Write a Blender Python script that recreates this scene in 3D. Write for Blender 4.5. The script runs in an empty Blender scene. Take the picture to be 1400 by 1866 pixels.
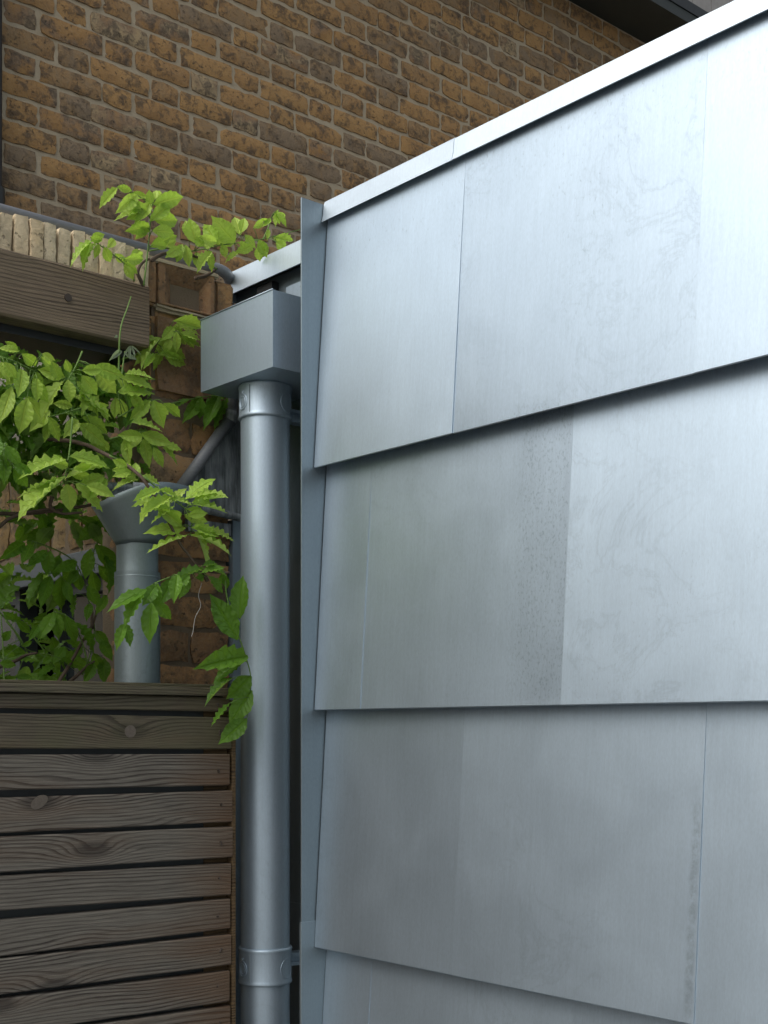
import bpy, bmesh, math, random
from mathutils import Vector, Matrix, noise
R = random.Random(11)
H = 1.55                                # eye height above the paving
sc = bpy.context.scene
col = sc.collection

# ------------------------------------------------------------------ camera, sky, sun, exposure
cam = bpy.data.cameras.new('camera')
cam.sensor_fit = 'HORIZONTAL'; cam.sensor_width = 36.0
cam.lens = 36.0 * 2366 / 1400; cam.shift_y = 0.285
cam.clip_start = 0.05; cam.clip_end = 500
camo = bpy.data.objects.new('camera', cam); col.objects.link(camo)
camo.location = (0, 0, H); camo.rotation_euler = (math.radians(90), 0, math.radians(-41.02))
sc.camera = camo

SUN_AZ = math.radians(-88); SUN_EL = math.radians(50)      # clockwise from +Y
w = bpy.data.worlds.new('World'); sc.world = w; w.use_nodes = True
wn = w.node_tree.nodes; wl = w.node_tree.links; wn.clear()
sky = wn.new('ShaderNodeTexSky'); sky.sky_type = 'NISHITA'; sky.sun_disc = False
sky.sun_elevation = SUN_EL; sky.sun_rotation = SUN_AZ
sky.air_density = 1.6; sky.dust_density = 6.0; sky.ozone_density = 1.0
hs = wn.new('ShaderNodeHueSaturation'); hs.inputs['Saturation'].default_value = 0.46
bg = wn.new('ShaderNodeBackground'); bg.inputs['Strength'].default_value = 0.145
wo = wn.new('ShaderNodeOutputWorld')
wl.new(sky.outputs[0], hs.inputs['Color']); wl.new(hs.outputs[0], bg.inputs['Color']); wl.new(bg.outputs[0], wo.inputs[0])

sun = bpy.data.lights.new('sun', 'SUN'); sun.energy = 1.15; sun.angle = math.radians(70); sun.color = (1.0, 0.97, 0.92)
suno = bpy.data.objects.new('sun', sun); col.objects.link(suno)
sd = Vector((math.sin(SUN_AZ) * math.cos(SUN_EL), math.cos(SUN_AZ) * math.cos(SUN_EL), math.sin(SUN_EL)))
suno.rotation_euler = sd.to_track_quat('Z', 'Y').to_euler(); suno.location = sd * 20

sc.view_settings.view_transform = 'Standard'; sc.view_settings.look = 'None'
sc.view_settings.gamma = 1.0; sc.view_settings.use_curve_mapping = False
sc.view_settings.exposure = 0.16
sc.render.engine = 'CYCLES'
sc.cycles.use_denoising = True
sc.cycles.max_bounces = 6
sc.cycles.adaptive_threshold = .02

# ------------------------------------------------------------------ helpers
def tag(o, label=None, cat=None, group=None, kind=None):
    if label: o['label'] = label
    if cat: o['category'] = cat
    if group: o['group'] = group
    if kind: o['kind'] = kind
    return o
def attach(o, parent):
    if parent is not None:
        o.parent = parent
        o.matrix_parent_inverse = WM[parent.name].inverted()
WM = {}
def link(name, me, mat=None, parent=None, mtx=None, smooth=False):
    o = bpy.data.objects.new(name, me); col.objects.link(o)
    if mat is not None and me is not None and not me.materials: me.materials.append(mat)
    if mtx is not None: o.matrix_basis = mtx
    WM[o.name] = (mtx or Matrix()).copy()
    attach(o, parent)
    if smooth and me is not None:
        me.polygons.foreach_set('use_smooth', [True] * len(me.polygons))
    return o
def empty(name, loc):
    return link(name, None, mtx=Matrix.Translation(loc))
class MB:
    def __init__(s): s.v = []; s.f = []
    def add(s, vs, fs):
        n = len(s.v); s.v += [tuple(v) for v in vs]; s.f += [tuple(i + n for i in f) for f in fs]; return s
    def box(s, x0, x1, y0, y1, z0, z1):
        return s.add([(x0,y0,z0),(x1,y0,z0),(x1,y1,z0),(x0,y1,z0),(x0,y0,z1),(x1,y0,z1),(x1,y1,z1),(x0,y1,z1)],
                     [(0,3,2,1),(4,5,6,7),(0,1,5,4),(1,2,6,5),(2,3,7,6),(3,0,4,7)])
    def tube(s, pts, rad, seg=10, cap=True):
        pts = [Vector(p) for p in pts]; n = len(pts)
        rad = rad if isinstance(rad, (list, tuple)) else [rad] * n
        t0 = (pts[1] - pts[0]).normalized()
        a = Vector((0, 0, 1)) if abs(t0.z) < .9 else Vector((1, 0, 0))
        u = t0.cross(a).normalized(); vs = []
        for i, p in enumerate(pts):
            t = ((pts[min(i+1, n-1)] - p).normalized() + (p - pts[max(i-1, 0)]).normalized()).normalized()
            u = (u - t * u.dot(t)).normalized(); b = t.cross(u)
            for k in range(seg):
                an = 2 * math.pi * k / seg
                vs.append(p + (u * math.cos(an) + b * math.sin(an)) * rad[i])
        fs = [(i*seg+k, i*seg+(k+1) % seg, (i+1)*seg+(k+1) % seg, (i+1)*seg+k) for i in range(n-1) for k in range(seg)]
        if cap: fs += [tuple(range(seg))[::-1], tuple((n-1)*seg+k for k in range(seg))]
        return s.add(vs, fs)
    def lathe(s, prof, cx, cy, seg=48, cap=False):
        vs = [(cx + r*math.cos(2*math.pi*k/seg), cy + r*math.sin(2*math.pi*k/seg), z) for r, z in prof for k in range(seg)]
        fs = [(i*seg+k, i*seg+(k+1) % seg, (i+1)*seg+(k+1) % seg, (i+1)*seg+k) for i in range(len(prof)-1) for k in range(seg)]
        return s.add(vs, fs)
    def extrude_y(s, prof, y0, y1, closed=True):          # prof: list of (x,z)
        n = len(prof)
        vs = [(x, y0, z) for x, z in prof] + [(x, y1, z) for x, z in prof]
        fs = [(i, (i+1) % n, n+(i+1) % n, n+i) for i in range(n if closed else n-1)]
        if closed: fs += [tuple(range(n))[::-1], tuple(range(n, 2*n))]
        return s.add(vs, fs)
    def mesh(s, name):
        me = bpy.data.meshes.new(name); me.from_pydata(s.v, [], s.f); me.validate(); me.update()
        bm = bmesh.new(); bm.from_mesh(me); bmesh.ops.recalc_face_normals(bm, faces=bm.faces); bm.to_mesh(me); bm.free()
        return me
    def build(s, name, mat, parent=None, smooth=False, bevel=0, auto=None, mtx=None):
        me = s.mesh(name)
        if bevel:
            bm = bmesh.new(); bm.from_mesh(me)
            bmesh.ops.bevel(bm, geom=[e for e in bm.edges if len(e.link_faces) == 2 and e.calc_face_angle(0) > .5], offset=bevel, segments=2, affect='EDGES', profile=.6)
            bm.to_mesh(me); bm.free()
        o = link(name, me, mat, parent, mtx, smooth or auto is not None)
        if auto is not None: sharp(me, auto)
        return o
def sharp(me, deg):
    bm = bmesh.new(); bm.from_mesh(me)
    for e in bm.edges:
        e.smooth = not (len(e.link_faces) == 2 and e.calc_face_angle(0) > math.radians(deg))
    for f in bm.faces: f.smooth = True
    bm.to_mesh(me); bm.free()
def curve_pts(pts, n=6):                                   # Catmull-Rom
    P = [Vector(p) for p in pts]; P = [P[0]*2-P[1]] + P + [P[-1]*2-P[-2]]; out = []
    for i in range(1, len(P)-2):
        for k in range(n):
            t = k/n
            out.append(0.5*((2*P[i]) + (P[i+1]-P[i-1])*t + (2*P[i-1]-5*P[i]+4*P[i+1]-P[i+2])*t*t + (3*P[i]-P[i-1]-3*P[i+1]+P[i+2])*t**3))
    out.append(P[-2]); return out

# ------------------------------------------------------------------ materials
class NT:
    def __init__(s, name):
        s.m = bpy.data.materials.new(name); s.m.use_nodes = True
        s.t = s.m.node_tree; s.n = s.t.nodes; s.b = s.n['Principled BSDF']; s.out = s.n['Material Output']
    def node(s, typ, ins=None, **kw):
        nd = s.n.new('ShaderNode' + typ)
        for k, v in kw.items(): setattr(nd, k, v)
        for k, v in (ins or {}).items(): s.set(nd.inputs[k], v)
        return nd
    def set(s, sock, v):
        if hasattr(v, 'outputs'): v = v.outputs[0]
        if isinstance(v, bpy.types.NodeSocket): s.t.links.new(v, sock)
        else: sock.default_value = v
    def math(s, op, a, b=0.0, c=None):
        nd = s.node('Math', operation=op); s.set(nd.inputs[0], a); s.set(nd.inputs[1], b)
        if c is not None: s.set(nd.inputs[2], c)
        return nd.outputs[0]
    def pos(s): return s.node('NewGeometry').outputs['Position']
    def obj(s): return s.node('TexCoord').outputs['Object']
    def rnd(s):
        return s.math('FRACT', s.math('ADD', s.node('ObjectInfo').outputs['Random'], s.node('NewGeometry').outputs['Random Per Island']))
    def map(s, vec, scale=(1,1,1), loc=(0,0,0), rot=(0,0,0)):
        nd = s.node('Mapping'); s.set(nd.inputs['Vector'], vec); s.set(nd.inputs['Scale'], scale); s.set(nd.inputs['Location'], loc); s.set(nd.inputs['Rotation'], rot)
        return nd.outputs[0]
    def noise(s, vec, scale, detail=4, rough=.55, dist=0.0):
        nd = s.node('TexNoise'); s.set(nd.inputs['Vector'], vec); s.set(nd.inputs['Scale'], scale)
        s.set(nd.inputs['Detail'], detail); s.set(nd.inputs['Roughness'], rough); s.set(nd.inputs['Distortion'], dist)
        return nd.outputs['Fac'] if 'Fac' in nd.outputs else nd.outputs[0]
    def ramp(s, fac, stops, interp='LINEAR'):
        nd = s.node('ValToRGB'); nd.color_ramp.interpolation = interp; el = nd.color_ramp.elements
        while len(el) < len(stops): el.new(.5)
        for e, (p, c) in zip(el, stops):
            e.position = p; e.color = (c, c, c, 1) if isinstance(c, (int, float)) else (*c, 1)
        s.set(nd.inputs[0], fac); return nd.outputs[0]
    def mix(s, f, a, b, mode='MIX'):
        nd = s.node('Mix', data_type='RGBA', blend_type=mode)
        def cv(v): return (*v, 1) if isinstance(v, tuple) and len(v) == 3 else v
        s.set(nd.inputs[0], f); s.set(nd.inputs[6], cv(a)); s.set(nd.inputs[7], cv(b)); return nd.outputs[2]
    def bump(s, h, strength=.5, dist=.002, prev=None):
        nd = s.node('Bump'); s.set(nd.inputs['Height'], h); s.set(nd.inputs['Strength'], strength); s.set(nd.inputs['Distance'], dist)
        if prev is not None: s.set(nd.inputs['Normal'], prev)
        return nd.outputs[0]
    def fin(s, color=None, rough=None, normal=None, metal=None, **kw):
        for k, v in (('Base Color', color), ('Roughness', rough), ('Normal', normal), ('Metallic', metal)):
            if v is not None: s.set(s.b.inputs[k], (*v, 1) if isinstance(v, tuple) and len(v) == 3 else v)
        for k, v in kw.items(): s.set(s.b.inputs[k], v)
        return s.m
M = {}
def zinc(name, base, rough=.4, stain=1.0, spec=1.0, marks=False, metal=.82):
    t = NT(name); p = t.pos(); r = t.rnd()
    off = t.node('CombineXYZ', {'X': t.math('MULTIPLY', r, 7.3), 'Y': t.math('MULTIPLY', r, 3.1)}).outputs[0]
    q = t.node('VectorMath', operation='ADD'); t.set(q.inputs[0], p); t.set(q.inputs[1], off); q = q.outputs[0]
    streak = t.noise(t.map(q, (60, 60, 1.6)), 3.0, 6, .6)
    fine = t.noise(t.map(q, (1, 1, .35)), 420, 2, .5)
    cloud = t.noise(q, 5.5, 6, .6, .6)
    big = t.noise(t.map(q, (1, 1, .6)), 1.7, 3, .5)
    # rain drops and dried spots, in patches
    sp = t.ramp(t.noise(t.map(q, (1, 1, .5)), 190, 3, .7), [(.60, 0.0), (.70, 1.0)])
    patch = t.ramp(t.noise(t.map(q, (1, 1, .8), (3, 1, 2)), 3.4, 5, .62), [(.53, 0.0), (.68, 1.0)])
    spots = t.math('MULTIPLY', sp, patch)
    # tide marks
    tm = t.noise(q, 7.0, 8, .62, .8)
    tide = t.ramp(t.math('ABSOLUTE', t.math('SUBTRACT', tm, .5)), [(0.0, 1.0), (.012, 0.35), (.03, 0.0)])
    tide = t.math('MULTIPLY', tide, t.ramp(big, [(.5, 0.0), (.66, 1.0)]))
    v = t.math('ADD', t.math('MULTIPLY', t.math('SUBTRACT', streak, .5), .17), t.math('MULTIPLY', t.math('SUBTRACT', cloud, .5), .16 * stain))
    v = t.math('ADD', v, t.math('MULTIPLY', t.math('SUBTRACT', r, .5), .04 if marks else .12))
    v = t.math('ADD', v, t.math('MULTIPLY', t.math('SUBTRACT', fine, .5), .20))
    v = t.math('SUBTRACT', v, t.math('MULTIPLY', spots, .17 * spec))
    v = t.math('SUBTRACT', v, t.math('MULTIPLY', tide, .11 * stain))
    if marks:
        v = t.math('ADD', v, t.node('Attribute', attribute_name='tone', attribute_type='OBJECT').outputs['Fac'])
        #                  # weather marks left on particular sheets
        sp3 = t.node('SeparateXYZ', {'Vector': p}); Y, Z = sp3.outputs[1], sp3.outputs[2]
        wob = t.math('MULTIPLY', t.math('SUBTRACT', t.noise(t.map(p, (1, 1, .5)), 16, 5, .6), .5), .05)
        def band(val, a, b, s):
            nd = t.node('MapRange', {'Value': val, 'From Min': a - s, 'From Max': a + s, 'To Min': 0.0, 'To Max': 1.0}); m2 = t.node('MapRange', {'Value': val, 'From Min': b - s, 'From Max': b + s, 'To Min': 1.0, 'To Max': 0.0})
            return t.math('MULTIPLY', nd.outputs[0], m2.outputs[0])
        Yw = t.math('ADD', Y, t.math('MULTIPLY', wob, .12))
        film = t.math('MULTIPLY', t.math('MULTIPLY', band(Yw, 1.338, 1.60, .002), t.node('MapRange', {'Value': Yw, 'From Min': 1.43, 'From Max': 1.465, 'To Min': 1.0, 'To Max': .25}).outputs[0]), band(Z, H + .045, H + .52, .01))
        drops = t.ramp(t.noise(t.map(p, (1, 1, .6)), 260, 2, .6), [(.54, 0.0), (.66, 1.0)])
        v = t.math('SUBTRACT', v, t.math('MULTIPLY', film, t.math('ADD', .06, t.math('MULTIPLY', drops, .17))))
        edge = t.math('MULTIPLY', t.ramp(t.math('ADD', Z, t.math('MULTIPLY', wob, 2.6)), [(0.0, 0.0), (1.0, 1.0)]), 1.0)
        topz = t.node('MapRange', {'Value': t.math('ADD', Z, t.math('MULTIPLY', wob, 5.5)), 'From Min': H + .78, 'From Max': H + .97, 'To Min': 0.0, 'To Max': 1.0}).outputs[0]
        v = t.math('SUBTRACT', v, t.math('MULTIPLY', topz, t.math('MULTIPLY', sp, .20)))
        d3 = t.math('MULTIPLY', band(t.math('ADD', Y, t.math('MULTIPLY', wob, .25)), 1.092, 1.106, .003), band(Z, H - .41, H - .10, .04))
        v = t.math('SUBTRACT', v, t.math('MULTIPLY', d3, t.math('MULTIPLY', t.ramp(t.noise(p, 60, 5, .7), [(.40, 0.0), (.60, 1.0)]), .24)))
    v = t.math('ADD', v, 1.0)
    c = t.node('VectorMath', operation='SCALE'); c.inputs[0].default_value = base; t.set(c.inputs['Scale'], v)
    ro = t.math('ADD', t.math('ADD', rough, t.math('MULTIPLY', t.math('SUBTRACT', cloud, .5), .12 * stain)), t.math('ADD', t.math('MULTIPLY', spots, .14), t.math('MULTIPLY', t.math('SUBTRACT', r, .5), .07)))
    nb = t.bump(t.math('ADD', fine, t.math('MULTIPLY', streak, .6)), .10, .0006)
    return t.fin(c.outputs[0], ro, nb, metal)
M['zinc'] = zinc('zinc', (.46, .555, .645), .45, 1.0, 1.0, True, .92)
M['zinc_coping'] = zinc('zinc_coping', (.52, .60, .665), .46, 1.5, 1.4)
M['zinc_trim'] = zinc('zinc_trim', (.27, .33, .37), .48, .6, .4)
M['galv'] = zinc('galvanised_steel', (.375, .465, .55), .48, .6, .5, False, .68)
M['galv_shaded'] = zinc('shaded_galvanised', (.20, .245, .265), .48, .9, .6, False, .7)  # darker galvanised copy for the funnel pipe; foliage shade put into its colour
def lead():
    t = NT('lead'); p = t.pos()
    st = t.noise(t.map(p, (40, 40, 5)), 2.2, 6, .65); cl = t.noise(p, 14, 5, .6)
    f = t.ramp(t.math('MULTIPLY', st, t.math('ADD', cl, .45)), [(.30, 0.0), (.66, 1.0)])
    c = t.mix(f, (.075, .09, .10), (.36, .40, .43))
    return t.fin(c, .58, t.bump(st, .25, .001), .25)
M['lead'] = lead()
def plastic_grey():
    t = NT('grey_pipe'); p = t.pos(); n = t.noise(t.map(p, (3, 8, 8)), 30, 5, .6)
    return t.fin(t.mix(n, (.11, .12, .135), (.20, .21, .23)), .45, t.bump(n, .06, .0006))
M['pipe_grey'] = plastic_grey()
def brick(name, cols, dirt=.5, pits=1.0):
    t = NT(name); r = t.rnd(); o = t.obj()
    off = t.node('CombineXYZ', {'X': t.math('MULTIPLY', r, 37.), 'Y': t.math('MULTIPLY', r, 91.), 'Z': t.math('MULTIPLY', r, 53.)}).outputs[0]
    q = t.node('VectorMath', operation='ADD'); t.set(q.inputs[0], o); t.set(q.inputs[1], off); q = q.outputs[0]
    big = t.noise(q, 11, 5, .62, .4); med = t.noise(q, 38, 6, .68, .5); fine = t.noise(q, 170, 4, .65)
    base = t.ramp(t.math('ADD', t.math('MULTIPLY', t.math('SUBTRACT', big, .5), 1.0), r), cols)
    dk = t.ramp(t.math('ADD', t.math('MULTIPLY', big, .45), t.math('MULTIPLY', med, .55)), [(.485, 0.0), (.58, 1.0)])
    c = t.mix(t.math('MULTIPLY', dk, dirt), base, (.045, .036, .03))
    lt = t.ramp(med, [(.28, 1.0), (.42, 0.0)])
    c = t.mix(t.math('MULTIPLY', lt, .42), c, t.mix(.55, c, (.55, .36, .14)))
    pit = t.ramp(t.noise(q, 85, 3, .6), [(.62, 0.0), (.70, 1.0)])
    c = t.mix(t.math('MULTIPLY', pit, .65 * pits), c, (.03, .022, .016))
    c = t.mix(t.math('MULTIPLY', t.ramp(fine, [(.40, 0.0), (.70, 1.0)]), .28), c, (.30, .245, .17))
    h = t.math('ADD', t.math('MULTIPLY', med, 1.0), t.math('SUBTRACT', t.math('MULTIPLY', fine, .35), t.math('MULTIPLY', pit, .9)))
    return t.fin(c, .92, t.bump(h, .9, .0048))
STOCK = [(.0, (.21, .155, .10)), (.14, (.27, .175, .085)), (.34, (.33, .188, .072)), (.58, (.38, .225, .085)), (.78, (.31, .175, .065)), (.90, (.23, .155, .095)), (1.0, (.37, .28, .16))]
M['brick'] = brick('stock_brick', STOCK, .76)
M['brick_pier'] = brick('pier_brick', [(0., (.19, .11, .06)), (.4, (.33, .18, .08)), (.75, (.42, .24, .10)), (1., (.34, .23, .13))], .62)
M['brick_soldier'] = brick('soldier_brick', [(0., (.12, .075, .03)), (.4, (.18, .11, .042)), (.75, (.21, .13, .048)), (1., (.25, .18, .09))], .7)
M['brick_pale'] = brick('pale_coping_brick', [(0., (.56, .46, .30)), (.5, (.68, .58, .41)), (1., (.60, .47, .29))], .28, .6)
def mortar(name, c0, c1):
    t = NT(name); p = t.pos(); n = t.noise(p, 9, 6, .65); f = t.noise(p, 260, 3, .6)
    c = t.mix(n, c0, c1)
    c = t.mix(t.math('MULTIPLY', f, .3), c, (.20, .17, .13))
    return t.fin(c, .95, t.bump(t.math('ADD', n, f), .6, .003))
M['mortar'] = mortar('mortar', (.33, .275, .19), (.50, .43, .31))
M['mortar_dark'] = mortar('mortar_dark', (.10, .075, .05), (.20, .15, .10))
M['roughcast'] = mortar('roughcast', (.15, .14, .13), (.26, .25, .23))
M['white_render'] = mortar('painted_render', (.62, .63, .63), (.74, .745, .745))  # white for the added, unseen walls that the zinc reflects
def wood(name, light, dark, tan, freq=150, amp=3.2, moss=0.0, endstain=1.0):
    t = NT(name); o = t.obj(); r = t.node('ObjectInfo').outputs['Random']
    sep = t.node('SeparateXYZ', {'Vector': o}); x, y, z = sep.outputs
    kx = t.node('Attribute', attribute_name='knot_x', attribute_type='OBJECT').outputs['Fac']
    kz = t.node('Attribute', attribute_name='knot_z', attribute_type='OBJECT').outputs['Fac']
    dx = t.math('MULTIPLY', t.math('SUBTRACT', x, kx), 17.0); dz = t.math('MULTIPLY', t.math('SUBTRACT', z, kz), 42.0)
    kn = t.math('POWER', 2.718, t.math('MULTIPLY', t.math('ADD', t.math('MULTIPLY', dx, dx), t.math('MULTIPLY', dz, dz)), -1.0))
    co = t.node('CombineXYZ', {'X': t.math('ADD', x, t.math('MULTIPLY', r, 31.)), 'Y': t.math('ADD', t.math('MULTIPLY', y, .6), t.math('MULTIPLY', r, 17.)), 'Z': z}).outputs[0]
    n1 = t.noise(t.map(co, (2.6, 9, 11)), 1.0, 2, .5, .3)
    n2 = t.noise(t.map(co, (5, 60, 60)), 1.6, 4, .6)
    ph = t.math('ADD', t.math('MULTIPLY', z, freq), t.math('MULTIPLY', n1, amp * 2.4))
    ph = t.math('ADD', ph, t.math('ADD', t.math('MULTIPLY', n2, .7), t.math('MULTIPLY', kn, 3.6)))
    band = t.math('FRACT', ph)                                     # soft early wood, sharp late wood line
    late = t.ramp(band, [(0.0, .15), (.45, 0.0), (.66, .6), (.90, 1.0), (1.0, .15)])
    wide = t.noise(t.map(co, (3, 20, 24)), 1.0, 3, .5)
    late = t.math('MULTIPLY', late, t.ramp(wide, [(.30, .25), (.62, 1.0)]))
    fib = t.ramp(t.noise(t.map(co, (13, 300, 420)), 1.0, 5, .7), [(.32, 0.0), (.68, 1.0)])
    c = t.mix(t.math('MULTIPLY', fib, .8), light, tuple(a * .38 for a in light))
    c = t.mix(t.math('MULTIPLY', late, .96), c, dark)
    big = t.noise(t.map(co, (2, 12, 14)), 1.2, 4, .55)
    c = t.mix(t.math('MULTIPLY', t.ramp(big, [(.48, 0.0), (.74, 1.0)]), .38), c, tan)
    es = t.math('MULTIPLY', t.ramp(t.math('ADD', x, t.math('MULTIPLY', t.math('SUBTRACT', big, .5), .20)), [(0.0, 0.0), (1.0, 1.0)]), 0.0)
    en = t.node('MapRange', {'Value': t.math('ADD', x, t.math('MULTIPLY', t.math('SUBTRACT', big, .5), .16)), 'From Min': -.14, 'From Max': .01, 'To Min': 0.0, 'To Max': .55 * endstain}).outputs[0]
    c = t.mix(en, c, tan)
    c = t.mix(t.math('MULTIPLY', t.ramp(kn, [(.55, 0.0), (.85, 1.0)]), .55), c, tuple(a * .5 for a in dark))
    if moss:
        mo = t.ramp(t.noise(co, 6, 5, .6), [(.42, 0.0), (.62, 1.0)])
        c = t.mix(t.math('MULTIPLY', mo, moss), c, (.075, .075, .035))
    h = t.math('SUBTRACT', t.math('MULTIPLY', fib, .6), t.math('MULTIPLY', late, .9))
    return t.fin(c, .82, t.bump(h, .7, .0014))
M['slat'] = wood('weathered_slat', (.175, .157, .130), (.013, .007, .004), (.105, .05, .018), 140, 3.0)
M['slat_moss'] = wood('mossy_slat', (.125, .105, .07), (.016, .010, .006), (.10, .055, .025), 160, 3.2, .55, .7)
M['beam'] = wood('weathered_beam', (.24, .18, .12), (.018, .010, .006), (.10, .055, .025), 150, 2.6, .12, 0.0)
M['post'] = wood('stained_post', (.17, .11, .05), (.03, .018, .01), (.10, .055, .022), 160, 2, 0, 0)
def plain(name, c, rough=.6, metal=0.0, var=.25, scale=30):
    t = NT(name); n = t.noise(t.pos(), scale, 4, .6)
    return t.fin(t.mix(n, tuple(a*(1-var) for a in c), tuple(min(1, a*(1+var)) for a in c)), rough, t.bump(n, .12, .001), metal)
M['black'] = plain('black_paint', (.010, .012, .012), .45)
M['soffit'] = plain('dark_soffit', (.020, .026, .023), .5)
M['clad'] = plain('grey_cladding', (.30, .29, .28), .7)
M['steel'] = plain('grey_lintel', (.11, .13, .15), .5, .2)
M['frame'] = plain('window_frame', (.05, .06, .065), .5)
M['dark'] = plain('dark_room', (.012, .012, .012), .9)
M['screw'] = plain('rusty_screw', (.07, .055, .045), .5, .6)
M['olive'] = plain('olive_disc', (.22, .22, .06), .5)
M['bark'] = plain('vine_bark', (.085, .06, .042), .9, 0, .5, 120)
M['green_stem'] = plain('green_stem', (.11, .20, .035), .6)
M['thread'] = plain('thread', (.45, .43, .40), .8)
M['knot'] = plain('knot_wood', (.10, .083, .066), .85, 0, .4, 200)
M['roof'] = plain('flat_roof', (.10, .10, .105), .8)
def paving():
    t = NT('paving'); p = t.pos()
    b = t.node('TexBrick', {'Scale': 1.0, 'Mortar Size': .012, 'Brick Width': .6, 'Row Height': .45, 'Color1': (.24,.235,.22,1), 'Color2': (.30,.29,.27,1), 'Mortar': (.09,.085,.08,1)})
    t.set(b.inputs['Vector'], p); n = t.noise(p, 6, 6, .6)
    return t.fin(t.mix(t.math('MULTIPLY', n, .4), b.outputs['Color'], (.14, .135, .12)), .9)
M['paving'] = paving()
def glass():
    t = NT('window_glass')
    return t.fin((.02, .026, .03), .06, None, 0.0, **{'Coat Weight': .6})
M['glass'] = glass()
def leaf(name, top, top2, under):
    t = NT(name); o = t.obj(); r = t.rnd()
    uv = t.node('UVMap').outputs[0]; s = t.node('SeparateXYZ', {'Vector': uv}); x, y = s.outputs[0], s.outputs[1]
    ax = t.math('ABSOLUTE', x)
    vein = t.math('FRACT', t.math('SUBTRACT', t.math('MULTIPLY', y, 8.0), t.math('MULTIPLY', ax, 3.4)))
    vein = t.ramp(vein, [(0.0, 1.0), (.10, 0.0), (.90, 0.0), (1.0, 1.0)])
    mid = t.ramp(ax, [(0.0, 1.0), (.07, 0.0)])
    v = t.math('MAXIMUM', t.math('MULTIPLY', vein, .55), mid)
    n = t.noise(t.node('VectorMath', {0: o, 1: r}, operation='ADD').outputs[0], 3.0, 4, .6)
    c = t.mix(t.math('ADD', t.math('MULTIPLY', r, .75), t.math('MULTIPLY', n, .3)), top, top2)
    c = t.mix(t.math('MULTIPLY', v, .45), c, tuple(min(1, a * 1.7) for a in top2))
    back = t.node('NewGeometry').outputs['Backfacing']
    c = t.mix(back, c, t.mix(t.math('MULTIPLY', v, .5), under, tuple(a*1.4 for a in under)))
    nb = t.bump(t.math('SUBTRACT', t.math('MULTIPLY', n, .3), v), .55, .012)
    t.fin(c, .42, nb); t.b.inputs['Specular IOR Level'].default_value = .45
    tr = t.node('BsdfTranslucent'); t.set(tr.inputs['Color'], t.mix(.35, c, (.36, .62, .03))); 
    mx = t.node('MixShader'); mx.inputs[0].default_value = .48
    t.t.links.new(t.b.outputs[0], mx.inputs[1]); t.t.links.new(tr.outputs[0], mx.inputs[2]); t.t.links.new(mx.outputs[0], t.out.inputs[0])
    return t.m
M['leaf_young'] = leaf('young_leaf', (.30, .50, .05), (.50, .68, .12), (.48, .62, .19))
M['leaf'] = leaf('mature_leaf', (.06, .17, .012), (.15, .31, .03), (.18, .30, .07))
M['bud'] = leaf('downy_bud', (.24, .30, .20), (.30, .34, .28), (.28, .30, .30))

# ------------------------------------------------------------------ ground
g = MB().add([(-60,-60,0),(60,-60,0),(60,60,0),(-60,60,0)], [(0,1,2,3)]).build('ground', M['paving'])
tag(g, 'grey paved ground below the fence and the metal wall', 'ground', kind='structure')

# ------------------------------------------------------------------ brick pieces (shared meshes)
def brick_mesh(L, Hh, D, seed, rough=.0029, nx=8, nz=4, cut=(.0004, .0042)):
    r = random.Random(seed); m = MB(); vs = []; fs = []
    def outline(i, k):
        x = -L/2 + L*i/nx; z = -Hh/2 + Hh*k/nz
        ex = i in (0, nx); ez = k in (0, nz)
        if ex: x += r.uniform(-1, 1)*rough*1.1
        if ez: z += r.uniform(-1, 1)*rough*.9
        if ex and ez:
            q = r.uniform(*cut); x -= math.copysign(q, x); z -= math.copysign(q*.7, z)
        y = r.uniform(-1, 1)*rough*.8 + (rough*1.5 if (ex or ez) else 0)
        return x, y, z
    for k in range(nz+1):
        for i in range(nx+1): vs.append(outline(i, k))
    W = nx+1
    fs += [(k*W+i, k*W+i+1, (k+1)*W+i+1, (k+1)*W+i) for k in range(nz) for i in range(nx)]
    ring = [i for i in range(W)] + [k*W+nx for k in range(1, nz+1)] + [nz*W+i for i in range(nx-1, -1, -1)] + [k*W for k in range(nz-1, 0, -1)]
    b0 = len(vs); vs += [(vs[i][0]*1.0, D, vs[i][2]) for i in ring]; n = len(ring)
    fs += [(ring[j], b0+j, b0+(j+1) % n, ring[(j+1) % n]) for j in range(n)]
    m.add(vs, fs); me = m.mesh('brick'); sharp(me, 50); return me
STRETCH = [brick_mesh(.2125 + R.uniform(-.004, .004), .0625 + R.uniform(-.002, .002), .03, i) for i in range(14)]
HEADER = [brick_mesh(.1025 + R.uniform(-.004, .004), .0625 + R.uniform(-.002, .002), .03, 50+i, nx=5) for i in range(14)]
for me in STRETCH + HEADER: me.materials.append(M['brick'])

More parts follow.
